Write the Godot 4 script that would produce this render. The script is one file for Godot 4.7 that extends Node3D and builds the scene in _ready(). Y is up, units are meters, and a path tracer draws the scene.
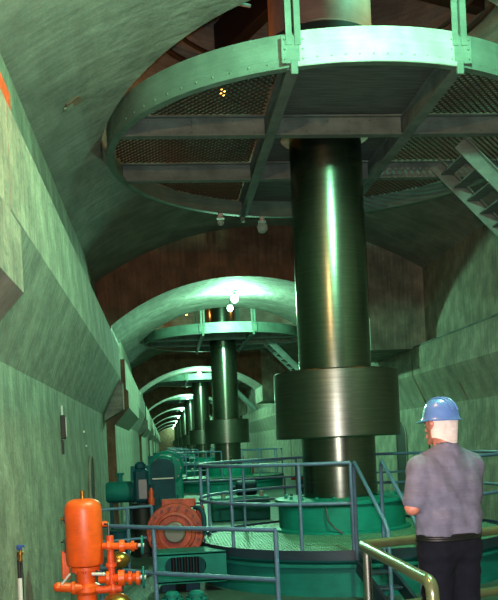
extends Node3D
# Turbine gallery of a power house. Gallery runs along -Z. Helper P(X, Y, Z): X right of the camera,
# Y above eye height, Z metres down the gallery.
const EYE := 1.6
const FPX := 840.0
const ROLL := 0.045
const VPX := 164.5
const VPY := 446.5
const XC := 2.81          # gallery centre line (shaft axis)
const ZS := 13.44         # first shaft
const BAY := 24.2         # spacing of the units
const NB := 8
const YF := -2.0          # lower floor
const YD := -1.44         # inspection deck
const DZ := 0.8           # the deck's centre lies this far before the shaft
const DR := 2.36          # deck radius

func P(x: float, y: float, z: float) -> Vector3:
	return Vector3(x, y + EYE, -z)

# a photograph pixel at a known depth from the camera plane
func at(px: float, py: float, d: float) -> Vector3:
	var u := px - VPX
	var v := VPY - py
	var x1 := u + ROLL * v
	var y1 := v - ROLL * u
	var th := atan((249.0 - VPX) / FPX)
	var X := x1 * cos(th) * d / FPX
	var Y := y1 * d / FPX
	var Z := (d - X * sin(th)) / cos(th)
	return P(X, Y, Z)

# ---------------------------------------------------------------- mesh builder
class MB:
	var v := PackedVector3Array()
	var n := PackedVector3Array()
	var xf := Transform3D.IDENTITY
	func tri(a: Vector3, b: Vector3, c: Vector3, na: Vector3, nb: Vector3, nc: Vector3) -> void:
		if (b - a).cross(c - a).dot(na + nb + nc) > 0.0:
			v.append(xf * a); v.append(xf * c); v.append(xf * b)
			n.append((xf.basis * na).normalized()); n.append((xf.basis * nc).normalized()); n.append((xf.basis * nb).normalized())
		else:
			v.append(xf * a); v.append(xf * b); v.append(xf * c)
			n.append((xf.basis * na).normalized()); n.append((xf.basis * nb).normalized()); n.append((xf.basis * nc).normalized())
	func quad(a: Vector3, b: Vector3, c: Vector3, d: Vector3, nn: Vector3) -> void:
		tri(a, b, c, nn, nn, nn); tri(a, c, d, nn, nn, nn)
	func quads(a: Vector3, b: Vector3, c: Vector3, d: Vector3, na: Vector3, nb: Vector3, nc: Vector3, nd: Vector3) -> void:
		tri(a, b, c, na, nb, nc); tri(a, c, d, na, nc, nd)
	# chamfered box from centre and size
	func box(c: Vector3, s: Vector3, bev := 0.0) -> void:
		var h := s * 0.5
		var b: float = min(bev, min(h.x, min(h.y, h.z)) * 0.9)
		var ax := [Vector3.RIGHT, Vector3.UP, Vector3.BACK]
		for i in 3:
			var j := (i + 1) % 3
			var k := (i + 2) % 3
			for sg in [-1.0, 1.0]:
				var o: Vector3 = c + ax[i] * h[i] * sg
				var uj: Vector3 = ax[j] * (h[j] - b)
				var uk: Vector3 = ax[k] * (h[k] - b)
				quad(o - uj - uk, o + uj - uk, o + uj + uk, o - uj + uk, ax[i] * sg)
		if b <= 0.0: return
		for i in 3:
			var j := (i + 1) % 3
			var k := (i + 2) % 3
			for sj in [-1.0, 1.0]:
				for sk in [-1.0, 1.0]:
					var e: Vector3 = ax[i] * (h[i] - b)
					var p1: Vector3 = c + ax[j] * h[j] * sj + ax[k] * (h[k] - b) * sk
					var p2: Vector3 = c + ax[j] * (h[j] - b) * sj + ax[k] * h[k] * sk
					quad(p1 - e, p1 + e, p2 + e, p2 - e, (ax[j] * sj + ax[k] * sk).normalized())
		for sx in [-1.0, 1.0]:
			for sy in [-1.0, 1.0]:
				for sz in [-1.0, 1.0]:
					var nn := Vector3(sx, sy, sz).normalized()
					tri(c + Vector3(sx * h.x, sy * (h.y - b), sz * (h.z - b)), c + Vector3(sx * (h.x - b), sy * h.y, sz * (h.z - b)), c + Vector3(sx * (h.x - b), sy * (h.y - b), sz * h.z), nn, nn, nn)
	# box between two points (a bar), width w, height hh (along up)
	func bar(a: Vector3, b: Vector3, w: float, hh: float, up := Vector3.UP, bev := 0.0) -> void:
		var z := (b - a).normalized()
		var x := up.cross(z).normalized()
		var y := z.cross(x)
		var old := xf
		xf = xf * Transform3D(Basis(x, y, z), (a + b) * 0.5)
		box(Vector3.ZERO, Vector3(w, hh, (b - a).length()), bev)
		xf = old
	func tube(pts: Array, r: float, sides := 10, closed := false, caps := true) -> void:
		var m := pts.size()
		var rings := []
		var t0: Vector3 = (pts[1] - pts[0]).normalized()
		var up := Vector3.UP if absf(t0.y) < 0.9 else Vector3.RIGHT
		var nx := up.cross(t0).normalized()
		for i in m:
			var t: Vector3
			if closed: t = (pts[(i + 1) % m] - pts[(i + m - 1) % m]).normalized()
			elif i == 0: t = t0
			elif i == m - 1: t = (pts[i] - pts[i - 1]).normalized()
			else: t = ((pts[i + 1] - pts[i]).normalized() + (pts[i] - pts[i - 1]).normalized()).normalized()
			nx = (nx - t * nx.dot(t)).normalized()
			var ny := t.cross(nx)
			var ring := []
			for s in sides:
				var a := TAU * s / sides
				ring.append(nx * cos(a) + ny * sin(a))
			rings.append(ring)
		var last := m if closed else m - 1
		for i in last:
			var i2 := (i + 1) % m
			for s in sides:
				var s2 := (s + 1) % sides
				var A: Vector3 = rings[i][s]; var B: Vector3 = rings[i][s2]
				var C: Vector3 = rings[i2][s2]; var D: Vector3 = rings[i2][s]
				quads(pts[i] + A * r, pts[i] + B * r, pts[i2] + C * r, pts[i2] + D * r, A, B, C, D)
		if not closed and caps:
			for e in [0, m - 1]:
				var nn: Vector3 = -t0 if e == 0 else (pts[m - 1] - pts[m - 2]).normalized()
				for s in sides:
					tri(pts[e], pts[e] + rings[e][s] * r, pts[e] + rings[e][(s + 1) % sides] * r, nn, nn, nn)
	# profile [[r, y], ...] turned round +Y; smooth = angle limit below which profile normals blend
	func lathe(prof: Array, segs := 32, a0 := 0.0, a1 := TAU) -> void:
		var m := prof.size()
		var sn := []
		for i in m - 1:
			var dr: float = prof[i + 1][0] - prof[i][0]
			var dy: float = prof[i + 1][1] - prof[i][1]
			sn.append(Vector2(dy, -dr).normalized())
		for i in m - 1:
			var n0: Vector2 = sn[i]; var n1: Vector2 = sn[i]
			if i > 0 and sn[i - 1].dot(sn[i]) > 0.8: n0 = (sn[i - 1] + sn[i]).normalized()
			if i < m - 2 and sn[i + 1].dot(sn[i]) > 0.8: n1 = (sn[i + 1] + sn[i]).normalized()
			var r0: float = prof[i][0]; var r1: float = prof[i + 1][0]
			var y0: float = prof[i][1]; var y1: float = prof[i + 1][1]
			for s in segs:
				var a := a0 + (a1 - a0) * s / segs
				var b := a0 + (a1 - a0) * (s + 1) / segs
				var ca := Vector3(cos(a), 0, sin(a)); var cb := Vector3(cos(b), 0, sin(b))
				var Y := Vector3.UP
				var A := ca * r0 + Y * y0; var B := cb * r0 + Y * y0
				var C := cb * r1 + Y * y1; var D := ca * r1 + Y * y1
				var nA := ca * n0.x + Y * n0.y; var nB := cb * n0.x + Y * n0.y
				var nC := cb * n1.x + Y * n1.y; var nD := ca * n1.x + Y * n1.y
				if r0 > 1e-5: tri(A, B, C, nA, nB, nC)
				if r1 > 1e-5: tri(A, C, D, nA, nC, nD)
	# polygon in XY pushed from z0 to z1 (world z)
	func prism(poly: PackedVector2Array, z0: float, z1: float, cap0 := true, cap1 := true) -> void:
		var m := poly.size()
		var area := 0.0
		for i in m:
			area += poly[i].x * poly[(i + 1) % m].y - poly[(i + 1) % m].x * poly[i].y
		for i in m:
			var p := poly[i]; var q := poly[(i + 1) % m]
			var e := (q - p)
			if e.length() < 1e-6: continue
			var nn := Vector3(e.y, -e.x, 0).normalized() * (1.0 if area > 0 else -1.0)
			quad(Vector3(p.x, p.y, z0), Vector3(q.x, q.y, z0), Vector3(q.x, q.y, z1), Vector3(p.x, p.y, z1), nn)
		var idx := Geometry2D.triangulate_polygon(poly)
		for t in idx.size() / 3:
			var a := poly[idx[t * 3]]; var b := poly[idx[t * 3 + 1]]; var c := poly[idx[t * 3 + 2]]
			var s0 := Vector3(0, 0, 1.0 if z0 > z1 else -1.0)
			if cap0: tri(Vector3(a.x, a.y, z0), Vector3(b.x, b.y, z0), Vector3(c.x, c.y, z0), s0, s0, s0)
			if cap1: tri(Vector3(a.x, a.y, z1), Vector3(b.x, b.y, z1), Vector3(c.x, c.y, z1), -s0, -s0, -s0)
	func ball(c: Vector3, r: float, sy := 1.0, segs := 16) -> void:
		var prof := []
		var k := segs / 2
		for i in k + 1:
			var a := -PI / 2 + PI * i / k
			prof.append([max(0.0, cos(a) * r), sin(a) * r * sy])
		var old := xf
		xf = xf * Transform3D(Basis.IDENTITY, c)
		lathe(prof, segs)
		xf = old
	func mesh() -> ArrayMesh:
		var arr := []
		arr.resize(Mesh.ARRAY_MAX)
		arr[Mesh.ARRAY_VERTEX] = v
		arr[Mesh.ARRAY_NORMAL] = n
		var m := ArrayMesh.new()
		m.add_surface_from_arrays(Mesh.PRIMITIVE_TRIANGLES, arr)
		return m

var taken := {}
func numbered(called: String) -> String:
	if not taken.has(called):
		taken[called] = 0
		return called
	taken[called] += 1
	return "%s_%03d" % [called, taken[called]]

func obj(called: String, mb, m: Material, parent: Node = null) -> MeshInstance3D:
	var o := MeshInstance3D.new()
	o.mesh = mb.mesh() if mb is MB else mb
	o.material_override = m
	if parent == null or parent == self:
		o.name = numbered(called)
		add_child(o)
	else:
		o.name = called
		parent.add_child(o, true)
	return o

func struct(called: String, mb, m: Material, parent: Node = null) -> MeshInstance3D:
	var o := obj(called, mb, m, parent)
	if parent == null: o.set_meta("kind", "structure")
	return o

func thing(called: String, label: String, category: String, pos := Vector3.ZERO, turn := 0.0, group := "") -> Node3D:
	var o := Node3D.new()
	o.name = numbered(called)
	add_child(o)
	o.position = pos
	o.rotation.y = turn
	tag(o, label, category, group)
	return o

func tag(o: Node, label: String, category: String, group := "") -> void:
	o.set_meta("label", label)
	o.set_meta("category", category)
	if group != "": o.set_meta("group", group)

func dup(root: Node3D, called: String, pos: Vector3, label: String) -> Node3D:
	var r: Node3D = root.duplicate()
	r.name = numbered(called)
	add_child(r)
	r.position = pos
	r.set_meta("label", label)
	return r

# ---------------------------------------------------------------- materials
func noise_img(w: int, h: int, freq: float, sd: int, oct := 4) -> Image:
	var f := FastNoiseLite.new()
	f.seed = sd
	f.frequency = freq
	f.fractal_octaves = oct
	return f.get_seamless_image(w, h)

# grey texture: broad stains, streaks along one direction, fine grain (material colour only)
func stain_tex(sd: int, streak: int, lo: float, hi: float, amt_streak := 0.4, size := 512) -> ImageTexture:
	var a := noise_img(size, size, 0.006, sd, 5)
	var g := noise_img(size, size, 0.12, sd + 7, 3)
	var s: Image
	if streak == 0: s = noise_img(size / 16, size, 0.05, sd + 3, 4)
	else: s = noise_img(size, size / 16, 0.05, sd + 3, 4)
	s.resize(size, size, Image.INTERPOLATE_CUBIC)
	var out := Image.create(size, size, false, Image.FORMAT_RGB8)
	for y in size:
		for x in size:
			var b := a.get_pixel(x, y).r * (0.75 - amt_streak) + s.get_pixel(x, y).r * amt_streak + g.get_pixel(x, y).r * 0.25
			b = clampf((b - 0.5) * 1.9 + 0.5, 0, 1)
			b = lo + (hi - lo) * b
			out.set_pixel(x, y, Color(b, b, b))
	out.generate_mipmaps()
	return ImageTexture.create_from_image(out)

func normal_tex(sd: int, freq: float, strength: float, size := 256) -> ImageTexture:
	var a := noise_img(size, size, freq, sd, 4)
	a.convert(Image.FORMAT_RGBA8)
	a.bump_map_to_normal_map(strength)
	return ImageTexture.create_from_image(a)

func mat(c: Color, rough := 0.6, metal := 0.0) -> StandardMaterial3D:
	var m := StandardMaterial3D.new()
	m.albedo_color = c
	m.roughness = rough
	m.metallic = metal
	return m

func tmat(c: Color, tex: Texture2D, scale: float, rough := 0.8, metal := 0.0, nt: Texture2D = null, ns := 0.5) -> StandardMaterial3D:
	var m := mat(c, rough, metal)
	m.albedo_texture = tex
	m.uv1_triplanar = true
	m.uv1_world_triplanar = true
	m.uv1_scale = Vector3.ONE * scale
	if nt:
		m.normal_enabled = true
		m.normal_texture = nt
		m.normal_scale = ns
	return m

func glow(c: Color, e: float) -> StandardMaterial3D:
	var m := mat(c, 0.5)
	m.emission_enabled = true
	m.emission = c
	m.emission_energy_multiplier = e
	return m

var M := {}
func make_materials() -> void:
	var t1 := stain_tex(11, 1, 0.66, 1.0, 0.28)
	var t2 := stain_tex(23, 0, 0.62, 1.0, 0.3)
	var t3 := stain_tex(37, 0, 0.8, 1.0, 0.2)
	var t4 := stain_tex(51, 0, 0.70, 1.0, 0.65)
	var t5 := stain_tex(77, 0, 0.86, 1.0, 0.65)
	var nt := normal_tex(5, 0.05, 4.0)
	var nf := normal_tex(9, 0.15, 2.0)
	M.conc = tmat(Color(0.57, 0.57, 0.50), t1, 0.5, 0.9, 0, nt, 0.35)
	M.vault = tmat(Color(0.55, 0.56, 0.52), t2, 0.33, 0.88, 0, nt, 0.3)
	M.brown = tmat(Color(0.48, 0.36, 0.28), t1, 0.4, 0.9, 0, nt, 0.3)  # on arch and pier faces this brown stands for shade and warm light
	M.floor = tmat(Color(0.24, 0.33, 0.29), t3, 0.4, 0.6, 0, nf, 0.3)
	M.mint = tmat(Color(0.40, 0.51, 0.46), t3, 0.8, 0.55, 0, nf, 0.15)
	M.palemint = tmat(Color(0.66, 0.77, 0.71), t3, 0.8, 0.45, 0, nf, 0.15)
	M.beam = tmat(Color(0.44, 0.50, 0.48), t3, 0.8, 0.85, 0, nf, 0.15)
	M.plate = tmat(Color(0.42, 0.46, 0.45), t4, 0.8, 0.65, 0, nf, 0.2)
	M.grate = tmat(Color(0.30, 0.30, 0.27), t3, 1.0, 0.6, 0.3)
	M.steel = tmat(Color(0.46, 0.50, 0.45), t5, 0.9, 0.25, 1.0)
	M.steel2 = tmat(Color(0.49, 0.52, 0.48), t5, 0.9, 0.31, 1.0)
	M.bolt = mat(Color(0.35, 0.37, 0.36), 0.4, 0.8)
	M.teal = tmat(Color(0.08, 0.53, 0.47), t3, 0.8, 0.55, 0, nf, 0.12)
	M.teal2 = tmat(Color(0.09, 0.45, 0.42), t3, 0.8, 0.6, 0, nf, 0.12)
	M.tealdark = tmat(Color(0.08, 0.26, 0.31), t3, 0.8, 0.6, 0, nf, 0.12)
	M.deckgrate = tmat(Color(0.42, 0.66, 0.54), t3, 1.0, 0.5, 0.1)
	M.rail = tmat(Color(0.34, 0.46, 0.58), t3, 1.5, 0.45)
	M.railkick = tmat(Color(0.13, 0.20, 0.27), t3, 1.0, 0.5)
	M.handrail = tmat(Color(0.40, 0.44, 0.30), t3, 2.0, 0.28, 0.5)
	M.chrome = mat(Color(0.62, 0.62, 0.60), 0.25, 1.0)
	M.orange = tmat(Color(0.95, 0.38, 0.11), t3, 2.0, 0.4, 0, nf, 0.1)
	M.orange2 = tmat(Color(0.88, 0.32, 0.13), t3, 2.0, 0.45, 0, nf, 0.1)
	M.red = tmat(Color(0.72, 0.27, 0.17), t1, 2.0, 0.55)
	M.redbolt = mat(Color(0.40, 0.14, 0.10), 0.5)
	M.hub = mat(Color(0.42, 0.40, 0.38), 0.5, 0.3)
	M.brass = mat(Color(0.62, 0.46, 0.22), 0.3, 0.9)
	M.blue = mat(Color(0.10, 0.25, 0.55), 0.4)
	M.white = mat(Color(0.75, 0.75, 0.72), 0.5)
	M.dark = mat(Color(0.06, 0.065, 0.065), 0.6)
	M.darkred = tmat(Color(0.16, 0.09, 0.08), t1, 0.6, 0.6)
	M.pinkmetal = tmat(Color(0.72, 0.56, 0.50), t3, 0.8, 0.5)
	M.conduit = mat(Color(0.32, 0.34, 0.33), 0.4, 0.7)
	M.shirt = tmat(Color(0.42, 0.42, 0.48), t3, 3.0, 0.95)
	M.jeans = tmat(Color(0.06, 0.075, 0.11), t3, 4.0, 0.95)
	M.skin = mat(Color(0.66, 0.42, 0.34), 0.55)
	M.hat = mat(Color(0.30, 0.43, 0.64), 0.3)
	M.cloth = tmat(Color(0.82, 0.78, 0.74), t3, 4.0, 0.9)
	M.leather = mat(Color(0.03, 0.025, 0.022), 0.5)
	M.shoe = mat(Color(0.12, 0.08, 0.05), 0.6)
	M.eye = mat(Color(0.85, 0.85, 0.83), 0.2)
	M.iris = mat(Color(0.08, 0.05, 0.03), 0.2)
	M.hair = mat(Color(0.10, 0.07, 0.05), 0.7)
	M.merc = glow(Color(0.80, 1.0, 0.86), 14.0)
	M.warm = glow(Color(1.0, 0.70, 0.30), 10.0)
	for nm in ["teal", "teal2", "tealdark", "jeans", "shirt", "mint", "beam"]:
		M[nm].metallic_specular = 0.3
	M.beam.metallic_specular = 0.12
	M.glass = mat(Color(0.75, 0.85, 0.82, 0.35), 0.05)
	M.glass.transparency = BaseMaterial3D.TRANSPARENCY_ALPHA

# ---------------------------------------------------------------- the gallery's section
const VR := 7.68           # vault radius
const VCR := 5.55          # crown above eye
const HW := 4.34           # half width at the springing
func vault_y(x: float) -> float:
	var dx := x - XC
	return VCR - (VR - sqrt(VR * VR - dx * dx))
const AR := 5.32           # cross arch, set left of the shaft line; a deep haunch closes its right side
const ACR := 4.27
const AHW := 3.33
const AXC := 2.12
func arch_y(dx: float) -> float:
	return ACR - (AR - sqrt(AR * AR - dx * dx))

# left-side section polygons; s = 1 left, -1 mirrored to the right
func sec(pts: Array, s: float) -> PackedVector2Array:
	var out := PackedVector2Array()
	for p in pts:
		var x: float = p[0]
		if s < 0: x = 2.0 * XC - x
		out.append(Vector2(x, p[1] + EYE))
	return out

func build_structure() -> void:
	var ztop := 7.2
	for k in range(0, NB + 1):
		var z0 := ZS + BAY * (k - 1) + 7.96      # header from z0 to z1
		var z1 := z0 + 3.6                       # arch only this deep
		var zw := ZS + BAY * k - 7.96            # bracketed wall section runs on to here
		if k == NB: zw = z0 + 4.0; z1 = zw
		# header arch
		var poly := PackedVector2Array()
		var N := 28
		for i in N + 1:
			var dx := -AHW + 2 * AHW * i / N
			poly.append(Vector2(AXC + dx, arch_y(dx) + EYE))
		var xj := AXC + AHW
		poly.append(Vector2(xj, ztop + EYE)); poly.append(Vector2(XC - 5.0, ztop + EYE))
		poly.append(Vector2(XC - 5.0, 1.75 + EYE)); poly.append(Vector2(AXC - AHW, 1.75 + EYE))
		var haunch := PackedVector2Array([Vector2(xj, 2.26 + EYE), Vector2(XC + 5.0, 2.26 + EYE), Vector2(XC + 5.0, ztop + EYE), Vector2(xj, ztop + EYE)])
		var mb := MB.new()
		mb.prism(poly, -z0 - 0.05, -z1, false, true)
		struct("ceiling_arch", mb, M.vault)
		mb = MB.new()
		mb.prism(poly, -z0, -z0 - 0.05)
		struct("wall_arch_face", mb, M.brown)  # brown paints the platform's shade and warm light onto plain concrete
		mb = MB.new()
		mb.prism(haunch, -z0, -z1)
		struct("ceiling_haunch", mb, M.conc)
		for s in [1.0, -1.0]:
			var side := "left" if s > 0 else "right"
			var hp := [[-1.22, YF], [-1.22, 0.6], [-0.85, 1.02], [-0.85, 1.44], [-0.907, 1.50], [-0.907, 2.25], [-1.05, 2.25], [-1.05, 1.75], [-2.22, 1.75], [-2.22, YF]]
			if s < 0: hp = [[-1.26, YF], [-1.26, 0.743], [-0.907, 1.56], [-0.907, 2.25], [-1.05, 2.25], [-1.05, 1.75], [-2.22, 1.75], [-2.22, YF]]
			mb = MB.new()
			mb.prism(sec(hp, s), -z0 - 0.05, -zw, false, true)
			struct("wall_" + side, mb, M.conc)
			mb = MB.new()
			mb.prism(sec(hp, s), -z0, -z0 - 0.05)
			struct("wall_" + side, mb, M.brown)  # pier face: shade and warm light put into the same brown
		if k == NB: continue
		# bay walls: back wall with ledge, then wall with corbel and parapet
		var zs := ZS + BAY * k
		var b0 := z1
		var b1 := zs + 7.96
		for s in [1.0, -1.0]:
			var side := "left" if s > 0 else "right"
			mb = MB.new()
			mb.prism(sec([[-1.53 if s > 0 else -1.30, YF], [-1.53 if s > 0 else -1.30, 4.6], [-2.22, 4.6], [-2.22, YF]], s), -b0, -b1)
			struct("wall_" + side, mb, M.conc)
			var prof := [[-1.28, YF], [-1.28, 0.743], [-0.907, 1.56], [-0.907, 2.25], [-1.05, 2.25], [-1.05, 1.75], [-1.53, 1.75], [-1.53, YF]]
			mb = MB.new()
			if s > 0:
				mb.prism(sec(prof, s), -zw - 0.02, -(zs + 5.6))
			else:
				# the right corbel has open slots cut into its slope
				var slot := [[-1.28, YF], [-1.28, 0.743], [-1.27, 0.765], [-1.48, 0.765], [-1.48, 1.14], [-1.099, 1.14], [-0.907, 1.56], [-0.907, 2.25], [-1.05, 2.25], [-1.05, 1.75], [-1.53, 1.75], [-1.53, YF]]
				var za := zw + 0.02
				for o in [-4.0, 0.6, 5.06]:
					mb.prism(sec(prof, s), -za, -(zs + o - 0.06))
					mb.prism(sec(slot, s), -(zs + o - 0.06), -(zs + o + 0.06), false, false)
					za = zs + o + 0.06
				mb.prism(sec(prof, s), -za, -(b1 - 0.02))
			struct("wall_" + side, mb, M.conc)
			# end bracket below the parapet
			if s > 0:
				mb = MB.new()
				mb.prism(sec([[-1.28, 0.62], [-0.86, 0.86], [-0.86, 1.44], [-0.95, 1.56], [-1.28, 0.80]], s), -(zs + 5.2), -(zs + 5.63))
				struct("trim_bracket_" + side, mb, M.vault)
			# coping pipe on the parapet
			mb = MB.new()
			mb.tube([P(-0.96 if s > 0 else 2 * XC + 0.96, 2.285, b0), P(-0.96 if s > 0 else 2 * XC + 0.96, 2.285, zs + 5.6 if s > 0 else b1)], 0.028, 8)
			struct("trim_rail_" + side, mb, M.beam)
		# vault with a round opening
		mb = MB.new()
		var rh := 3.60
		var angs := []
		for i in 120: angs.append(TAU * i / 120.0)
		for cx in [-HW, HW]:
			for cz in [-12.64, 7.96]:
				angs.append(fposmod(atan2(cz, cx), TAU))
		angs.sort()
		var T := 8
		var lin := MB.new()
		var ring := func(a: float, t: float) -> Array:
			var c := cos(a); var sn := sin(a)
			var L: float = min(HW / max(absf(c), 1e-6), (7.96 if sn > 0 else 12.64) / max(absf(sn), 1e-6))
			var r := lerpf(rh, L, t)
			var x := XC + c * r
			var y := vault_y(x)
			var dx := x - XC
			return [P(x, y, zs + sn * r), Vector3(-dx, -sqrt(VR * VR - dx * dx), 0).normalized()]
		for i in angs.size():
			var a: float = angs[i]; var b: float = angs[(i + 1) % angs.size()]
			for j in T:
				var p = ring.call(a, float(j) / T); var q = ring.call(b, float(j) / T)
				var r2 = ring.call(b, float(j + 1) / T); var s2 = ring.call(a, float(j + 1) / T)
				mb.quads(p[0], q[0], r2[0], s2[0], p[1], q[1], r2[1], s2[1])
			var e0 = ring.call(a, 0.0); var e1 = ring.call(b, 0.0)
			var top := ztop + EYE
			var na := Vector3(-cos(a), 0, sin(a)); var nb := Vector3(-cos(b), 0, sin(b))
			# top side of the vault (thickness)
			lin.quads(e0[0], e1[0], Vector3(e1[0].x, top, e1[0].z), Vector3(e0[0].x, top, e0[0].z), na, nb, nb, na)
			var f0 = ring.call(a, 1.0); var f1 = ring.call(b, 1.0)
			mb.quad(Vector3(e0[0].x, top, e0[0].z), Vector3(e1[0].x, top, e1[0].z), Vector3(f1[0].x, top, f1[0].z), Vector3(f0[0].x, top, f0[0].z), Vector3.UP)
		struct("ceiling", mb, M.vault)
		struct("ceiling_opening_lining", lin, M.vault)
		# generator pit above the opening
		mb = MB.new()
		mb.xf = Transform3D(Basis.IDENTITY, P(XC, 0, zs))
		mb.lathe([[3.60, ztop], [3.60, 9.0], [0.0, 9.0], [0.0, 9.2], [3.8, 9.2], [3.8, ztop], [3.60, ztop]], 48)
		struct("ceiling_pit", mb, M.vault)
	for q in [[74.0, 102.0, 0.11, 0.05], [69.0, 107.0, 0.08, 0.03]]:
		var best := 8.0
		for i in 400:
			var dd := 8.0 + i * 0.01
			var pp := at(q[0], q[1], dd)
			if pp.y - EYE < vault_y(pp.x):
				best = dd
		var c0 := at(q[0], q[1], best)
		var sp := MB.new()
		var nn := Vector3(c0.x - XC, 0, 0)
		var slope := (vault_y(c0.x + 0.05) - vault_y(c0.x - 0.05)) / 0.1
		sp.xf = Transform3D(Basis(Vector3.BACK, atan(slope)), c0)
		var pg := PackedVector2Array()
		for i in 9: pg.append(Vector2(cos(TAU * i / 9) * q[2] * (1.0 + 0.35 * sin(i * 2.3)), sin(TAU * i / 9) * q[3] * 2.2 * (1.0 + 0.3 * cos(i * 1.7))))
		sp.xf = sp.xf * Transform3D(Basis(Vector3.RIGHT, PI / 2) * Basis(Vector3.BACK, 0.5), Vector3.ZERO)
		sp.prism(pg, -0.012, 0.012)
		struct("ceiling_patch", sp, M.brown if q[2] > 0.1 else M.conc)
	# ends and floor
	var zend := ZS + BAY * (NB - 1) + 7.96 + 4.0
	var e := MB.new()
	e.box(P(XC, 1.5, zend + 0.2), Vector3(11, 12, 0.4))
	struct("wall_back", e, M.brown)
	e = MB.new()
	e.box(P(XC, 1.5, -11.2), Vector3(11, 12, 0.4))
	struct("wall_front", e, M.conc)
	e = MB.new()
	e.box(P(XC, YF - 0.15, (zend - 11.0) * 0.5), Vector3(10.2, 0.3, zend + 11.4))
	struct("floor", e, M.floor)
	e = MB.new()
	e.box(P(XC, -1.7, -2.75), Vector3(8.0, 0.2, 16.5))
	struct("floor_walkway", e, M.floor)

func _ready() -> void:
	# ---- camera
	var th := atan((249.0 - VPX) / FPX)
	var cam := Camera3D.new()
	cam.name = "camera"
	var near := 0.05
	cam.projection = Camera3D.PROJECTION_FRUSTUM
	var ppy := VPY - ROLL * (249.0 - VPX)
	cam.set_frustum(near * 600.0 / FPX, Vector2(0, near * (ppy - 300.0) / FPX), near, 400.0)
	cam.transform = Transform3D(Basis(Vector3.UP, -th) * Basis(Vector3.BACK, -ROLL), Vector3(0, EYE, 0))
	add_child(cam)
	cam.current = true
	# ---- environment
	var we := WorldEnvironment.new()
	we.name = "world_environment"
	var env := Environment.new()
	env.background_mode = Environment.BG_COLOR
	env.background_color = Color(0.0, 0.0, 0.0)
	env.tonemap_mode = Environment.TONE_MAPPER_LINEAR
	env.tonemap_exposure = 1.0
	env.sdfgi_enabled = true
	env.ssao_enabled = true
	env.ssil_enabled = true
	we.environment = env
	add_child(we)
	# the photographer's flash, beside the lens
	var fl := OmniLight3D.new()
	fl.name = "camera_flash"
	fl.position = Vector3(0.05, EYE + 0.14, -0.02)
	fl.light_color = Color(1.0, 0.92, 0.92)
	fl.light_energy = 44.0
	fl.light_size = 0.04
	fl.omni_range = 80.0
	fl.omni_attenuation = 2.0
	fl.shadow_enabled = true
	add_child(fl)

	make_materials()
	build_structure()
	build_units()
	build_lamps()
	build_left()
	build_front_rails()
	build_between()
	build_person()

var LAMP := 26.0
var LAMP2 := 50.0
func lamp_light(parent: Node, pos: Vector3, c: Color, e: float, size := 0.1) -> void:
	var l := OmniLight3D.new()
	l.name = "light"
	l.position = pos
	l.light_color = c
	l.light_energy = e
	l.light_size = size
	l.omni_range = 60.0
	l.omni_attenuation = 2.0
	l.shadow_enabled = true
	parent.add_child(l, true)

func build_lamps() -> void:
	var green := Color(0.64, 1.0, 0.79)
	for k in range(0, NB + 1):
		for j in 2:
			if (k == 0 and j == 0) or (k == NB and j == 1): continue
			# j = 0 under the arch before the unit, j = 1 under the vault in front of the platform
			var lx: float = [2.13, 2.60][j]
			var zz: float = [ZS + BAY * (k - 1) + 9.95, ZS + BAY * k - 7.14][j]
			var top: float = arch_y(lx - AXC) if j == 0 else vault_y(lx)
			var cord: float = [0.065, 0.46][j]
			var on := ["first", "second", "third", "fourth", "fifth", "sixth", "seventh", "eighth"]
			var lb: String
			if j == 1: lb = "glowing mercury lamp on a stem before the %s platform's pale front panel" % on[k]
			elif k == NB: lb = "glowing mercury lamp under the arch at the brown end wall"
			else: lb = "glowing mercury lamp under the arch between the %s and %s shafts" % [on[k - 1], on[k]]
			var t := thing("pendant_lamp", lb, "lamp", P(lx, top, zz), 0, "glowing lamps under the arches" if j == 0 else "glowing lamps before the platforms")
			var mb := MB.new()
			mb.lathe([[0.0, 0.0], [0.12, 0.0], [0.10, -0.05], [0.02, -0.06], [0.02, -cord], [0.055, -cord - 0.01], [0.06, -cord - 0.06], [0.0, -cord - 0.06]], 16)
			obj("fixture", mb, M.conduit, t)
			mb = MB.new()
			mb.ball(Vector3(0, -cord - 0.16, 0), 0.11, 1.15, 16)
			obj("bulb", mb, M.merc, t)
			lamp_light(t, Vector3(0, -cord - 0.16, 0), green, LAMP if j == 0 else LAMP2)
	var wx := -0.25
	var wl := thing("bare_bulb", "warm bare bulb on a long stem under the near vault above the left parapet", "lamp", P(wx, vault_y(wx), 4.4))
	var wm := MB.new()
	wm.lathe([[0, 0], [0.06, 0], [0.05, -0.03], [0.012, -0.04], [0.012, -1.0], [0.02, -1.0], [0.02, -1.12], [0, -1.12]], 12)
	obj("socket", wm, M.dark, wl)
	wm = MB.new()
	wm.ball(Vector3(0, -1.17, 0), 0.05, 1.2, 12)
	obj("bulb", wm, M.warm, wl)
	lamp_light(wl, Vector3(0, -1.17, 0), Color(1.0, 0.74, 0.50), 14.0, 0.05)
	# unlit globes under the first platform
	for q in [[2.16, 0.115, 0], [1.30, 0.07, 1]]:
		var dz := sqrt(PR * PR - pow(q[0] - XC, 2)) - 0.055
		var t := thing("globe_lamp", "unlit glass globe lamp hanging under the back rim of the first platform" if q[2] == 0 else "small unlit lamp fixture clipped under the first platform's back rim", "lamp", P(q[0], PY - 0.002, ZS + dz))
		var mb := MB.new()
		mb.lathe([[0, 0], [0.05, 0], [0.05, -0.06], [0.08, -0.08], [0.08, -0.10], [0, -0.10]], 12)
		obj("socket", mb, M.white, t)
		mb = MB.new()
		mb.ball(Vector3(0, -0.09 - q[1], 0), q[1], 1.1, 16)
		obj("globe", mb, M.glass, t)

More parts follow.
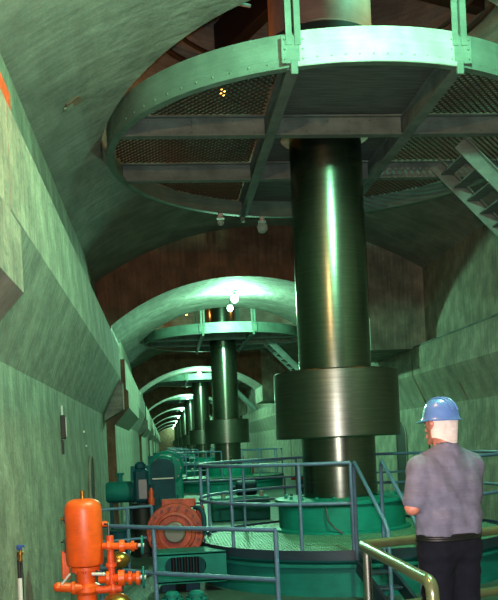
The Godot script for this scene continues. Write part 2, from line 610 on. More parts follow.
# ---------------------------------------------------------------- one generating unit
const PR := 3.50           # platform radius
const PY := 4.54           # platform underside above eye
const CB := 1.04           # half spacing of the crossing beams

func chord(x: float) -> float:
	return sqrt(max(0.0, PR * PR - x * x))

func ibeam(mb: MB, a: Vector3, b: Vector3, h := 0.32, w := 0.15) -> void:
	var up := Vector3.UP
	mb.bar(a + up * 0.012, b + up * 0.012, w, 0.024)
	mb.bar(a + up * (h - 0.012), b + up * (h - 0.012), w, 0.024)
	mb.bar(a + up * h * 0.5, b + up * h * 0.5, 0.02, h - 0.048)

# expanded metal between z0 and z1 whose x range is given by a callable, strands along x
func expanded(mb: MB, z0: float, z1: float, xr: Callable, y: float, pz: float, px: float, t: float, h: float) -> void:
	var nrow := int((z1 - z0) / pz)
	for j in nrow:
		var zc := z0 + (j + 0.5) * pz
		var r: Array = xr.call(zc)
		if r[1] - r[0] < px: continue
		var i0 := int(ceil(r[0] / px)); var i1 := int(floor(r[1] / px))
		for i in range(i0, i1):
			var sa := 1.0 if (i + j) % 2 == 0 else -1.0
			var A := Vector3(i * px, y, zc + sa * pz * 0.42)
			var B := Vector3((i + 1) * px, y, zc - sa * pz * 0.42)
			var d := (B - A).normalized()
			var sd := Vector3(-d.z, 0, d.x) * t * 0.5
			var u := Vector3.UP * h
			mb.quad(A - sd, B - sd, B + sd, A + sd, Vector3.DOWN)
			mb.quad(A - sd + u, B - sd + u, B + sd + u, A + sd + u, Vector3.UP)
			mb.quad(A - sd, B - sd, B - sd + u, A - sd + u, -sd.normalized())
			mb.quad(A + sd, B + sd, B + sd + u, A + sd + u, sd.normalized())

func make_platform() -> Node3D:
	var t := thing("suspended_platform", "", "platform", P(XC, PY, ZS), 0, "round platforms hung round the shafts")
	var mb := MB.new()
	mb.lathe([[PR - 0.10, 0.0], [PR, 0.0], [PR, 0.42], [PR - 0.03, 0.42], [PR - 0.03, 0.03], [PR - 0.10, 0.03], [PR - 0.10, 0.0]], 96)
	var rim := obj("rim_band", mb, M.mint, t)
	mb = MB.new()
	for i in 88:
		var a := TAU * (i + 0.5) / 88
		mb.ball(Vector3(cos(a) * (PR + 0.004), 0.075, sin(a) * (PR + 0.004)), 0.02, 1.0, 6)
	var rv := obj("rivets", mb, M.mint, rim)
	rv.set_meta("kind", "stuff")
	# lower lap strip on the rim
	mb = MB.new()
	mb.lathe([[PR, 0.0], [PR + 0.012, 0.0], [PR + 0.012, 0.11], [PR, 0.12]], 96)
	obj("lap_strip", mb, M.mint, rim)
	mb = MB.new()
	var pa0 := acos(CB / PR) + 0.012
	mb.lathe([[PR + 0.002, -0.004], [PR + 0.022, -0.004], [PR + 0.022, 0.424], [PR - 0.03, 0.43]], 40, pa0, PI - pa0)
	var fp := obj("front_panel", mb, M.palemint, t)
	fp.set_meta("label", "pale mint front panel of the rim between the hangers")
	mb = MB.new()
	for i in 12:
		var a := lerpf(pa0, PI - pa0, (i + 0.5) / 12.0)
		mb.ball(Vector3(cos(a) * (PR + 0.026), 0.09, sin(a) * (PR + 0.026)), 0.016, 1.0, 6)
	var rv2 := obj("rivets", mb, M.palemint, fp)
	rv2.set_meta("kind", "stuff")
	mb = MB.new()
	mb.lathe([[PR + 0.022, 0.0], [PR + 0.03, 0.0], [PR + 0.03, 0.05], [PR + 0.022, 0.055]], 40, pa0, PI - pa0)
	obj("edge_strip", mb, M.palemint, fp)
	for s in [-1.0, 1.0]:
		mb = MB.new()
		var L := chord(CB) - 0.04
		ibeam(mb, Vector3(s * CB, -0.01, -L), Vector3(s * CB, -0.01, L))
		obj("long_beam", mb, M.beam, t)
		for seg in [[-1, 1.0], [1, 1.0], [0, 1.0]]:
			mb = MB.new()
			var xa: float; var xb: float
			if seg[0] == 0: xa = -CB + 0.08; xb = CB - 0.08
			elif seg[0] < 0: xa = -L; xb = -CB - 0.08
			else: xa = CB + 0.08; xb = L
			ibeam(mb, Vector3(xa, 0.0, s * CB), Vector3(xb, 0.0, s * CB), 0.30, 0.14)
			var cbm := obj("cross_beam", mb, M.beam, t)
			mb = MB.new()
			var nb := int((xb - xa) / 0.28)
			for i in nb:
				for yy in [0.07, 0.23]:
					mb.ball(Vector3(xa + (i + 0.5) * (xb - xa) / nb, yy, s * CB + 0.012), 0.014, 1.0, 6)
			var r2 := obj("rivets", mb, M.beam, cbm)
			r2.set_meta("kind", "stuff")
	# splice plate on the front left beam
	mb = MB.new()
	mb.box(Vector3(-2.15, 0.15, CB + 0.02), Vector3(0.10, 0.26, 0.02), 0.004)
	obj("splice_plate", mb, M.beam, t)
	# solid floor plates in the middle strip
	for q in [[CB + 0.02, chord(CB) - 0.02], [-chord(CB) + 0.02, -CB - 0.02]]:
		mb = MB.new()
		var poly := PackedVector2Array()
		poly.append(Vector2(-CB, 0)); poly.append(Vector2(CB, 0))
		mb.box(Vector3(0, 0.34, (q[0] + q[1]) * 0.5), Vector3(2 * CB, 0.02, q[1] - q[0]))
		obj("floor_plate", mb, M.plate, t)
	# bulge of the front and back plates out to the rim
	for s in [-1.0, 1.0]:
		mb = MB.new()
		for i in 12:
			var x0 := -CB + 2 * CB * i / 12; var x1 := -CB + 2 * CB * (i + 1) / 12
			var zb := chord(CB) - 0.03
			mb.quad(Vector3(x0, 0.33, s * zb), Vector3(x1, 0.33, s * zb), Vector3(x1, 0.33, s * (chord(x1) - 0.03)), Vector3(x0, 0.33, s * (chord(x0) - 0.03)), Vector3.DOWN)
			mb.quad(Vector3(x0, 0.35, s * zb), Vector3(x1, 0.35, s * zb), Vector3(x1, 0.35, s * (chord(x1) - 0.03)), Vector3(x0, 0.35, s * (chord(x0) - 0.03)), Vector3.UP)
		obj("floor_plate", mb, M.plate, t)
	# plate round the shaft with a round hole
	mb = MB.new()
	for i in 48:
		var a := TAU * i / 48; var b := TAU * (i + 1) / 48
		var pa := Vector3(cos(a), 0, sin(a)); var pb := Vector3(cos(b), 0, sin(b))
		var la: float = CB / max(absf(cos(a)), absf(sin(a))); var lb: float = CB / max(absf(cos(b)), absf(sin(b)))
		for yy in [[0.33, -1.0], [0.35, 1.0]]:
			var Y: Vector3 = Vector3.UP * yy[0]
			mb.quad(pa * 0.72 + Y, pb * 0.72 + Y, pb * lb + Y, pa * la + Y, Vector3.UP * yy[1])
	obj("floor_plate", mb, M.plate, t)
	# gratings left and right, three bays each
	for s in [-1.0, 1.0]:
		for q in [[-3.2, -CB - 0.08], [-CB + 0.08, CB - 0.08], [CB + 0.08, 3.2]]:
			mb = MB.new()
			var xr := func(z: float) -> Array:
				var e: float = chord(z) - 0.05
				return [CB + 0.08, e] if s > 0 else [-e, -CB - 0.08]
			expanded(mb, q[0], q[1], xr, 0.30, 0.066, 0.052, 0.019, 0.02)
			var g := obj("grating", mb, M.grate, t)
			g.set_meta("kind", "stuff")
	# hangers
	for sx in [-1.0, 1.0]:
		for sz in [-1.0, 1.0]:
			var zb: float = sz * (chord(CB) + 0.0)
			mb = MB.new()
			for e in [-0.055, 0.055]:
				mb.box(Vector3(sx * CB + e, 2.2, zb + sz * 0.05), Vector3(0.075, 3.9, 0.014))
				mb.box(Vector3(sx * CB + e * 0.4, 2.2, zb + sz * 0.01), Vector3(0.014, 3.9, 0.08))
			var hg := obj("hanger", mb, M.mint, t)
			mb = MB.new()
			mb.box(Vector3(sx * CB, 0.20, zb + sz * 0.035), Vector3(0.30, 0.34, 0.02), 0.005)
			mb.box(Vector3(sx * CB, -0.02, zb + sz * 0.03), Vector3(0.09, 0.16, 0.05), 0.01)
			for ex in [-0.11, 0.11]:
				for ey in [0.08, 0.2, 0.32]:
					mb.ball(Vector3(sx * CB + ex, ey, zb + sz * 0.047), 0.017, 1.0, 6)
			obj("gusset", mb, M.mint, hg)
	return t

func make_shaft() -> Node3D:
	var t := thing("turbine_shaft", "", "shaft", P(XC, YD + 0.35, ZS), 0, "turbine shafts along the gallery")
	var b := -(YD + 0.35)
	var mb := MB.new()
	mb.lathe([[0.585, 1.08 + b], [0.585, 6.32 + b], [0.0, 6.32 + b]], 72)
	obj("upper_shaft", mb, M.steel, t)
	mb = MB.new()
	mb.lathe([[0.0, 0.02 + b], [0.985, 0.02 + b], [1.005, 0.04 + b], [1.005, 1.06 + b], [0.985, 1.08 + b], [0.0, 1.08 + b]], 96)
	obj("coupling", mb, M.steel2, t)
	mb = MB.new()
	mb.lathe([[0.0, 0.0], [0.595, 0.0], [0.595, 0.02 + b]], 72)
	obj("lower_shaft", mb, M.steel, t)
	return t

func make_cover() -> Node3D:
	var t := thing("turbine_cover", "", "machine", P(XC, YF, ZS), 0, "green turbine covers under the shafts")
	var D := YD - YF
	var mb := MB.new()
	mb.xf = Transform3D(Basis.IDENTITY, Vector3(0, 0, DZ))
	mb.lathe([[DR - 0.06, 0.0], [DR - 0.06, D - 0.2], [DR - 0.02, D - 0.19], [DR - 0.02, D - 0.15], [DR - 0.12, D - 0.13], [DR - 0.12, D - 0.06], [0.0, D - 0.06]], 72)
	obj("casing", mb, M.teal2, t)
	# kick plate / deck edge
	mb = MB.new()
	mb.xf = Transform3D(Basis.IDENTITY, Vector3(0, 0, DZ))
	mb.lathe([[DR - 0.08, D - 0.09], [DR, D - 0.09], [DR, D + 0.035], [DR - 0.015, D + 0.035], [DR - 0.015, D], [DR - 0.08, D], [DR - 0.08, D - 0.09]], 72)
	obj("deck_edge", mb, M.railkick, t)
	mb = MB.new()
	var xr := func(z: float) -> Array:
		var e: float = sqrt(max(0.0, pow(DR - 0.08, 2) - z * z))
		return [-e, e]
	mb.xf = Transform3D(Basis.IDENTITY, Vector3(0, 0, DZ))
	expanded(mb, -DR + 0.08, DR - 0.08, xr, D - 0.02, 0.075, 0.045, 0.024, 0.02)
	var g := obj("grating", mb, M.deckgrate, t)
	g.set_meta("kind", "stuff")
	mb = MB.new()
	mb.lathe([[1.10, D], [1.10, D + 0.03], [1.02, D + 0.05], [1.02, D + 0.43], [1.07, D + 0.44], [1.07, D + 0.50], [1.02, D + 0.51], [0.80, D + 0.52], [0.62, D + 0.52], [0.62, D + 0.36]], 72)
	var h := obj("bearing_housing", mb, M.teal, t)
	mb = MB.new()
	for i in 20:
		var a := TAU * i / 20
		mb.box(Vector3(cos(a) * 0.9, D + 0.535, sin(a) * 0.9), Vector3(0.05, 0.04, 0.05), 0.008)
	var bl := obj("bolts", mb, M.teal, h)
	bl.set_meta("kind", "stuff")
	mb = MB.new()
	var a1 := TAU * 0.305
	mb.tube([Vector3(-0.45, D + 0.42, 0.98), Vector3(-0.44, D + 0.36, 1.05), Vector3(-0.43, D + 0.22, 1.05), Vector3(-0.33, D + 0.10, 1.06), Vector3(-0.22, D + 0.03, 1.10)], 0.016, 8)
	obj("drain_pipe", mb, M.conduit, h)
	return t

func rail_post(t: Node3D, p: Vector3, h: float, r := 0.024) -> void:
	var mb := MB.new()
	mb.tube([p, p + Vector3(0, h, 0)], r, 8)
	obj("post", mb, M.rail, t)

func arc_pts(R: float, y: float, a0: float, a1: float, n: int) -> Array:
	var out := []
	for i in n + 1:
		var a := a0 + (a1 - a0) * i / n
		out.append(Vector3(-sin(a) * R, y, cos(a) * R))   # a = 0 faces the camera end, positive to the left
	return out

func make_ring_rail() -> Node3D:
	var t := thing("guard_rail", "", "railing", P(XC, YD + 0.002, ZS - DZ), 0, "ring railings round the shafts")
	var R := DR - 0.048
	var g0 := deg_to_rad(12.5); var g1 := deg_to_rad(351.0)
	for q in [[1.13, "top_rail"], [0.62, "mid_rail"]]:
		var mb := MB.new()
		var pts := arc_pts(R, q[0], g0, g1, 90)
		mb.tube(pts, 0.024, 8)
		obj(q[1], mb, M.rail, t)
	for d in [12.5, 29.0, 57.0, 85.0, 112.0, 140.0, 168.0, 196.0, 224.0, 252.0, 280.0, 308.0, 332.0, 351.0]:
		var a := deg_to_rad(d)
		rail_post(t, Vector3(-sin(a) * R, 0.0, cos(a) * R), 1.13)
	return t

func make_stair() -> Node3D:
	# from the platform down to the ledge on the right wall
	var t := thing("access_stair", "", "stair", P(XC, 0, ZS), 0, "steel stairs from platform to ledge")
	var x0 := 1.95; var x1 := 3.95
	var y0 := 4.50; var y1 := 2.42
	for zz in [0.85, -0.25]:
		var mb := MB.new()
		mb.bar(Vector3(x0, y0, zz), Vector3(x1, y1, zz), 0.03, 0.26)
		mb.bar(Vector3(x0, y0 + 0.12, zz + 0.04), Vector3(x1, y1 + 0.12, zz + 0.04), 0.09, 0.02)
		obj("stringer", mb, M.beam, t)
	for i in 9:
		var f := (i + 0.7) / 9.4
		var mb := MB.new()
		mb.box(Vector3(lerpf(x0, x1, f), lerpf(y0, y1, f), 0.3), Vector3(0.2, 0.025, 1.07), 0.004)
		obj("tread", mb, M.plate, t)
	return t

func make_generator() -> Node3D:
	var t := thing("generator_bracket", "", "machine", P(XC, 6.3, ZS), 0, "generator undersides above the platforms")
	var mb := MB.new()
	mb.lathe([[0.62, 0.0], [0.86, 0.0], [0.86, 0.10], [0.83, 0.12], [0.83, 2.68]], 64)
	var h := obj("bearing_housing", mb, M.pinkmetal, t)
	mb = MB.new()
	mb.lathe([[0.60, -0.06], [0.90, -0.06], [0.90, 0.06], [0.86, 0.06]], 64)
	obj("bottom_flange", mb, M.conduit, h)
	for i in 8:
		var a := TAU * (i + 0.5) / 8
		var d := Vector3(cos(a), 0, sin(a))
		mb = MB.new()
		mb.bar(d * 0.8 + Vector3(0, 1.7, 0), d * 3.55 + Vector3(0, 1.7, 0), 0.25, 0.7, Vector3.UP, 0.02)
		obj("bracket_arm", mb, M.tealdark if i % 2 == 0 else M.darkred, t)
	for q in [[2.9, 0.75, 0.05], [2.6, 0.9, 0.035]]:
		mb = MB.new()
		mb.tube(arc_pts(q[0], q[1], 0, TAU * 47.0 / 48.0, 47), q[2], 8, true)
		obj("ring_pipe", mb, M.darkred, t)
	mb = MB.new()
	mb.tube([Vector3(-3.3, 0.35, 1.0), Vector3(-1.9, 0.35, 1.0), Vector3(-1.2, 0.42, 0.6)], 0.03, 8)
	obj("pipe", mb, M.white, t)
	return t

func build_units() -> void:
	var pf := make_platform()
	var sh := make_shaft()
	var cv := make_cover()
	var rl := make_ring_rail()
	var st := make_stair()
	var gn := make_generator()
	var things := [
		[pf, "suspended_platform", "round green steel platform with riveted rim and gratings hung round the %s shaft"],
		[sh, "turbine_shaft", "dark polished steel turbine shaft with a wide coupling collar, %s in the row"],
		[cv, "turbine_cover", "green turbine cover with bearing housing and mesh deck under the %s shaft"],
		[rl, "guard_rail", "blue pipe railing ringed round the %s shaft's mesh deck"],
		[st, "access_stair", "dark steel stair from the %s shaft's platform to the wall ledge"],
		[gn, "generator_bracket", "generator underside with round housing and radial arms above the %s shaft"]]
	var ords := ["first and largest", "second", "third", "fourth", "fifth", "sixth", "seventh", "last and farthest"]
	for it in things:
		var src: Node3D = it[0]
		src.set_meta("label", it[2] % ords[0])
		for k in range(1, NB):
			if k > 4 and (it[1] == "access_stair" or it[1] == "generator_bracket"): continue
			dup(src, it[1], src.position + Vector3(0, 0, -BAY * k), it[2] % ords[k])
	# lamps up in the generator pits
	for k in 3:
		var dz := BAY * k
		for q in [[1.26, 6.0, 14.3, 0], [4.9, 6.25, 12.9, 1], [3.95, 7.7, 12.4, 2]]:
			var nm: String = ["bare_bulb", "bare_bulb", "pit_lamp"][q[3]]
			var lb: String = ["warm bare bulb glowing above the grating of the %s platform", "warm orange bulb by the generator arms above the %s platform", "greenish lamp high in the generator pit over the %s platform"][q[3]]
			var t := thing(nm, lb % ["first", "second", "third"][k], "lamp", P(q[0], q[1], q[2] + dz))
			var mb := MB.new()
			mb.ball(Vector3.ZERO, 0.05 if q[3] < 2 else 0.1, 1.2, 12)
			obj("bulb", mb, M.warm if q[3] < 2 else M.merc, t)
			mb = MB.new()
			mb.lathe([[0, 0.05], [0.03, 0.05], [0.03, 0.14], [0.0, 0.14]], 10)
			mb.tube([Vector3(0, 0.14, 0), Vector3(0, 8.9 - q[1], 0)], 0.006, 5)
			obj("socket", mb, M.dark, t)
			lamp_light(t, Vector3.ZERO, Color(1.0, 0.62, 0.25) if q[3] < 2 else Color(0.45, 1.0, 0.8), 1.3 if q[3] < 2 else 6.0, 0.05)
	# low stair at the front of the first deck
	var t := thing("deck_stair", "short blue handrailed steps from the front of the first shaft's mesh deck", "stair", P(2.30, YF, 10.16))
	for s in [0.0, 0.34]:
		var mb := MB.new()
		mb.bar(Vector3(s, 0.42, 0.0), Vector3(s + 0.12, 0.02, 1.1), 0.04, 0.16)
		obj("stringer", mb, M.railkick, t)
		mb = MB.new()
		mb.tube([Vector3(s, 0.5, 0.0), Vector3(s, 1.62, 0.0), Vector3(s, 1.7, 0.06), Vector3(s + 0.10, 1.05, 1.0), Vector3(s + 0.11, 0.95, 1.08), Vector3(s + 0.12, 0.05, 1.1)], 0.024, 8)
		obj("handrail", mb, M.rail, t)
	for i in 3:
		var mb := MB.new()
		mb.box(Vector3(0.20 + i * 0.03, 0.36 - i * 0.13, 0.18 + i * 0.33), Vector3(0.31, 0.03, 0.22), 0.004)
		obj("tread", mb, M.railkick, t)

# ---------------------------------------------------------------- machinery on the left
func orient_z(p: Vector3, yaw := 0.0) -> Transform3D:
	# turns a lathe (axis +Y) so that its axis points at +Z (to the camera), then yaw
	return Transform3D(Basis(Vector3.UP, yaw) * Basis(Vector3.RIGHT, PI / 2), p)

func orient_x(p: Vector3) -> Transform3D:
	return Transform3D(Basis(Vector3.BACK, -PI / 2), p)

func cyl(mb: MB, xf: Transform3D, r: float, h: float, bev := 0.0, segs := 20) -> void:
	mb.xf = xf
	if bev > 0: mb.lathe([[0, 0], [r - bev, 0], [r, bev], [r, h - bev], [r - bev, h], [0, h]], segs)
	else: mb.lathe([[0, 0], [r, 0], [r, h], [0, h]], segs)
	mb.xf = Transform3D.IDENTITY

func handwheel(mb: MB, xf: Transform3D, r: float, t: float) -> void:
	mb.xf = xf
	var pts := []
	for i in 16:
		pts.append(Vector3(cos(TAU * i / 16) * r, 0, sin(TAU * i / 16) * r))
	mb.tube(pts, t, 6, true)
	for i in 4:
		var a := TAU * i / 4
		mb.tube([Vector3.ZERO, Vector3(cos(a) * r, 0, sin(a) * r)], t * 0.8, 5)
	mb.ball(Vector3.ZERO, t * 2.0, 1.0, 8)
	mb.xf = Transform3D.IDENTITY

func build_left() -> void:
	# ---- orange accumulator tank with its valves
	var d := 7.5
	var c := at(85.5, 566, d)
	var t := thing("oil_pressure_tank", "bright orange upright pressure tank with a cluster of orange valves by the left wall", "tank", Vector3(c.x, YF + EYE, c.z))
	var yb := c.y - (YF + EYE)
	var mb := MB.new()
	mb.lathe([[0.0, yb], [0.12, yb], [0.155, yb + 0.015], [0.165, yb + 0.04], [0.165, yb + 0.50], [0.158, yb + 0.545], [0.135, yb + 0.58], [0.09, yb + 0.60], [0.0, yb + 0.605]], 40)
	obj("tank_shell", mb, M.orange, t)
	mb = MB.new()
	mb.lathe([[0, yb + 0.60], [0.018, yb + 0.60], [0.018, yb + 0.635], [0.026, yb + 0.64], [0.02, yb + 0.675], [0, yb + 0.68]], 12)
	obj("air_valve", mb, M.brass, t)
	mb = MB.new()
	mb.lathe([[0.0, 0.0], [0.14, 0.0], [0.14, 0.03], [0.10, 0.05], [0.09, yb - 0.25], [0.12, yb - 0.22], [0.12, yb - 0.17], [0.085, yb - 0.15], [0.085, yb - 0.04], [0.13, yb - 0.03], [0.13, yb], [0, yb]], 28)
	obj("neck", mb, M.orange, t)
	for i in 8:
		var a := TAU * i / 8
		mb = MB.new()
		mb.xf = Transform3D(Basis.IDENTITY, Vector3(cos(a) * 0.112, yb - 0.05, sin(a) * 0.112))
		mb.lathe([[0, 0], [0.014, 0], [0.014, 0.03], [0, 0.03]], 6)
		obj("bolt", mb, M.orange2, t)
	# valve bodies and pipes round the neck; local positions from pixels
	var L := func(px: float, py: float, dd: float) -> Vector3: return at(px, py, dd) - t.position
	# upper right line
	mb = MB.new()
	mb.tube([L.call(103, 546, 7.45), L.call(137, 546, 7.4)], 0.030, 12)
	for px in [107, 119, 131]:
		var p: Vector3 = L.call(px, 546, 7.44)
		cyl(mb, orient_x(p), 0.047 if px != 119 else 0.055, 0.03 if px != 119 else 0.05, 0.004)
	obj("upper_valve_line", mb, M.orange, t)
	mb = MB.new()
	mb.tube([L.call(138, 545, 7.4), L.call(144, 545, 7.4)], 0.018, 8)
	obj("valve_stem", mb, M.white, t)
	mb = MB.new()
	handwheel(mb, orient_x(L.call(142, 545, 7.4)), 0.075, 0.011)
	obj("handwheel", mb, M.teal2, t)
	# lower right line
	mb = MB.new()
	mb.tube([L.call(100, 579, 7.5), L.call(140, 577, 7.4)], 0.040, 12)
	for px in [106, 118, 128, 136]:
		var p: Vector3 = L.call(px, 578, 7.42)
		cyl(mb, orient_x(p), 0.062 if px != 118 else 0.072, 0.035 if px != 118 else 0.06, 0.005)
	obj("lower_valve_line", mb, M.orange, t)
	mb = MB.new()
	mb.tube([L.call(140, 577, 7.4), L.call(146, 577, 7.4)], 0.02, 8)
	obj("valve_stem", mb, M.white, t)
	mb = MB.new()
	handwheel(mb, orient_x(L.call(143.5, 577, 7.4)), 0.088, 0.012)
	obj("handwheel", mb, M.teal2, t)
	# vertical riser linking both
	mb = MB.new()
	var p0: Vector3 = L.call(110, 540, 7.46)
	mb.tube([Vector3(p0.x, 0.0, p0.z), p0 + Vector3(0, 0.04, 0)], 0.033, 12)
	for f in [0.35, 0.62, 0.80]:
		cyl(mb, Transform3D(Basis.IDENTITY, Vector3(p0.x, p0.y * f, p0.z)), 0.05, 0.035, 0.004)
	obj("riser", mb, M.orange2, t)
	# sight glass and small gauge line on the right of the tank
	mb = MB.new()
	mb.tube([L.call(103, 524, 7.5), L.call(108, 524, 7.45), L.call(108.5, 526, 7.45), L.call(109, 548, 7.45)], 0.011, 8)
	obj("sight_tube", mb, M.conduit, t)
	mb = MB.new()
	cyl(mb, orient_x(L.call(102, 524, 7.5)), 0.025, 0.05, 0.004, 12)
	obj("sight_fitting", mb, M.orange, t)
	# stubs around the base
	mb = MB.new()
	mb.tube([L.call(80, 588, 7.4), L.call(59, 587, 7.3)], 0.042, 12)
	cyl(mb, orient_x(L.call(72, 588, 7.35)), 0.058, 0.03, 0.004)
	mb.ball(L.call(58, 587, 7.3), 0.043, 1.0, 12)
	obj("left_stub", mb, M.orange, t)
	mb = MB.new()
	mb.tube([L.call(62, 584, 7.2), L.call(70, 574, 7.2)], 0.010, 8)
	obj("lever", mb, M.white, t)
	mb = MB.new()
	mb.tube([L.call(92, 574, 7.15), L.call(103, 574, 7.15)], 0.014, 8)
	mb.ball(L.call(103.5, 574, 7.15), 0.018, 1.0, 8)
	obj("lever", mb, M.white, t)
	mb = MB.new()
	mb.tube([L.call(97, 590, 7.4), L.call(122, 588, 7.4)], 0.034, 12)
	cyl(mb, orient_x(L.call(112, 589, 7.4)), 0.05, 0.03, 0.004)
	obj("drain_line", mb, M.orange2, t)
	mb = MB.new()
	mb.box(L.call(66, 565, 7.75), Vector3(0.07, 0.26, 0.06), 0.008)
	obj("side_box", mb, M.orange, t)
	mb = MB.new()
	mb.tube([L.call(66, 538, 7.7), L.call(66, 553, 7.7)], 0.013, 8)
	handwheel(mb, Transform3D(Basis(Vector3.BACK, 0.3), L.call(65, 541, 7.7)), 0.035, 0.008)
	obj("small_valve", mb, M.bolt, t)
	for q in [[119, 560, 7.9, 0.105], [117, 605, 7.2, 0.13]]:
		var f := thing("brass_float", "brass dome behind the orange valve lines" if q[1] == 560 else "polished brass dome below the orange drain line", "dome", at(q[0], q[1], q[2]))
		var b2 := MB.new()
		b2.ball(Vector3.ZERO, q[3], 0.8, 20)
		obj("dome", b2, M.brass, f)
		b2 = MB.new()
		b2.tube([Vector3(0, -q[3] * 0.7, 0), Vector3(0, YF + EYE - f.position.y, 0)], 0.03, 8)
		obj("stem", b2, M.conduit, f)
	# ---- gauge/valve riser on the wall at the lower left
	var wz := 7.25
	t = thing("wall_hose_bibb", "pair of brass taps with blue handles on a pipe at the left wall", "tap", P(-1.24, YF, wz))
	var Lw := func(px: float, py: float) -> Vector3: return at(px, py, 7.1) - t.position
	mb = MB.new()
	var q1: Vector3 = Lw.call(19.5, 572)
	mb.tube([Vector3(q1.x + 0.0, 0, q1.z), Vector3(q1.x, q1.y - 0.05, q1.z)], 0.022, 10)
	obj("riser_pipe", mb, M.white, t)
	mb = MB.new()
	mb.tube([q1 - Vector3(0, 0.06, 0), Lw.call(19, 560)], 0.018, 8)
	obj("hose_joint", mb, M.dark, t)
	for q in [[15.5, 549, 0.0], [20.5, 546, -0.05]]:
		mb = MB.new()
		var a: Vector3 = Lw.call(q[0], q[1] + 4)
		var b: Vector3 = Lw.call(q[0], q[1] + 15)
		mb.tube([a, b], 0.016, 8)
		cyl(mb, Transform3D(Basis.IDENTITY, Lw.call(q[0], q[1] + 9)), 0.024, 0.03, 0.004, 8)
		cyl(mb, Transform3D(Basis.IDENTITY, b), 0.022, 0.02, 0.004, 8)
		mb.tube([b, Lw.call(19, 562)], 0.014, 8)
		obj("tap_body", mb, M.brass, t)
		mb = MB.new()
		mb.box(Lw.call(q[0], q[1]), Vector3(0.07, 0.018, 0.03), 0.005)
		mb.box(Lw.call(q[0], q[1] + 2.0), Vector3(0.02, 0.03, 0.02), 0.004)
		obj("handle", mb, M.blue, t)
	for q in [[14.5, 566], [13.5, 578]]:
		mb = MB.new()
		mb.box(Lw.call(q[0], q[1]), Vector3(0.05, 0.03, 0.06), 0.006)
		obj("clamp", mb, M.white, t)
	mb = MB.new()
	mb.tube([Lw.call(22, 561), Lw.call(23, 575), Lw.call(23.5, 600), Lw.call(23.5, 612)], 0.006, 6)
	obj("cable", mb, M.dark, t)
	# ---- blue cock and conduit on the wall
	t = thing("wall_valve", "small blue valve handle on the left wall behind the orange tank", "valve", at(63, 519, 10.1))
	mb = MB.new()
	mb.xf = orient_x(Vector3(-0.06, 0, 0))
	mb.lathe([[0, 0], [0.02, 0], [0.02, 0.07], [0, 0.07]], 8)
	mb.xf = Transform3D.IDENTITY
	obj("stem", mb, M.brass, t)
	mb = MB.new()
	mb.box(Vector3(0.02, 0, 0), Vector3(0.02, 0.035, 0.11), 0.006)
	mb.box(Vector3(0.02, 0, 0), Vector3(0.02, 0.11, 0.035), 0.006)
	obj("handle", mb, M.blue, t)
	t = thing("wall_conduit_box", "slim dark conduit box with a pale top on the left wall", "conduit", P(-1.28, 0.10, 10.7))
	mb = MB.new()
	mb.box(Vector3(0.03, 0.20, 0), Vector3(0.06, 0.30, 0.07), 0.008)
	obj("box_body", mb, M.dark, t)
	mb = MB.new()
	mb.tube([Vector3(0.02, 0.35, 0), Vector3(0.02, 0.47, 0)], 0.014, 8)
	mb.box(Vector3(0.065, 0.20, 0.0), Vector3(0.01, 0.24, 0.02), 0.003)
	obj("conduit", mb, M.white, t)
	mb = MB.new()
	mb.box(Vector3(0.015, -0.05, 0), Vector3(0.03, 0.18, 0.03), 0.004)
	obj("lower_clip", mb, M.dark, t)
	for q in [[85.0, 432.0], [87.5, 446.0]]:
		var w := obj("wall_plate", MB.new(), M.white) if false else null
		mb = MB.new()
		mb.box(Vector3.ZERO, Vector3(0.03, 0.035, 0.05), 0.006)
		var o := obj("wall_glint", mb, M.white)  # white box painted as a small reflection on the wall
		var pz: float = 1.28 * FPX / (VPX - q[0] - ROLL * (VPY - q[1])) * 0.995
		o.position = P(-1.268, (VPY - q[1] - ROLL * (q[0] - VPX)) * pz / FPX, pz)
		tag(o, "small white box painted as a glint on the left wall near the far end of the first bay" if q[1] < 440 else "lower small white box painted as a glint on the left wall of the first bay", "clip")
	# ---- arched niche in the left wall, its shaded depth painted as a dark panel
	t = thing("niche_shade_panel", "dark arched panel painted as a shaded niche low in the left concrete wall", "door", P(-1.28, YF, 14.6))
	mb = MB.new()
	var pl := PackedVector2Array()
	pl.append(Vector2(-0.45, 0)); pl.append(Vector2(0.45, 0))
	for i in 13:
		pl.append(Vector2(0.45 * cos(PI * i / 12), 1.45 + 0.42 * sin(PI * i / 12)))
	mb.xf = Transform3D(Basis(Vector3.UP, PI / 2), Vector3.ZERO)
	mb.prism(pl, -0.01, 0.02)
	mb.xf = Transform3D.IDENTITY
	obj("shade_panel", mb, M.darkred, t)
	mb = MB.new()
	var ap := [Vector3(0.02, 0, -0.47), Vector3(0.02, 1.45, -0.47)]
	for i in 13: ap.append(Vector3(0.02, 1.45 + 0.44 * sin(PI * i / 12), -0.47 * cos(PI * i / 12)))
	ap.append(Vector3(0.02, 0, 0.47))
	mb.tube(ap, 0.025, 6)
	obj("niche_frame", mb, M.conc, t)
	t = thing("niche_shade_panel", "dark arched panel painted as a shaded recess in the right wall beyond the first shaft", "door", P(2 * XC + 1.26, YF, 23.9), PI)  # flat dark panel paints in the shaded depth of a recess
	mb = MB.new()
	pl = PackedVector2Array([Vector2(-0.5, 0), Vector2(0.5, 0)])
	for i in 13: pl.append(Vector2(0.5 * cos(PI * i / 12), 1.9 + 0.5 * sin(PI * i / 12)))
	mb.xf = Transform3D(Basis(Vector3.UP, PI / 2), Vector3.ZERO)
	mb.prism(pl, -0.01, 0.02)
	mb.xf = Transform3D.IDENTITY
	obj("shade_panel", mb, M.dark, t)
	mb = MB.new()
	ap = [Vector3(0.02, 0, -0.52), Vector3(0.02, 1.9, -0.52)]
	for i in 13: ap.append(Vector3(0.02, 1.9 + 0.52 * sin(PI * i / 12), -0.52 * cos(PI * i / 12)))
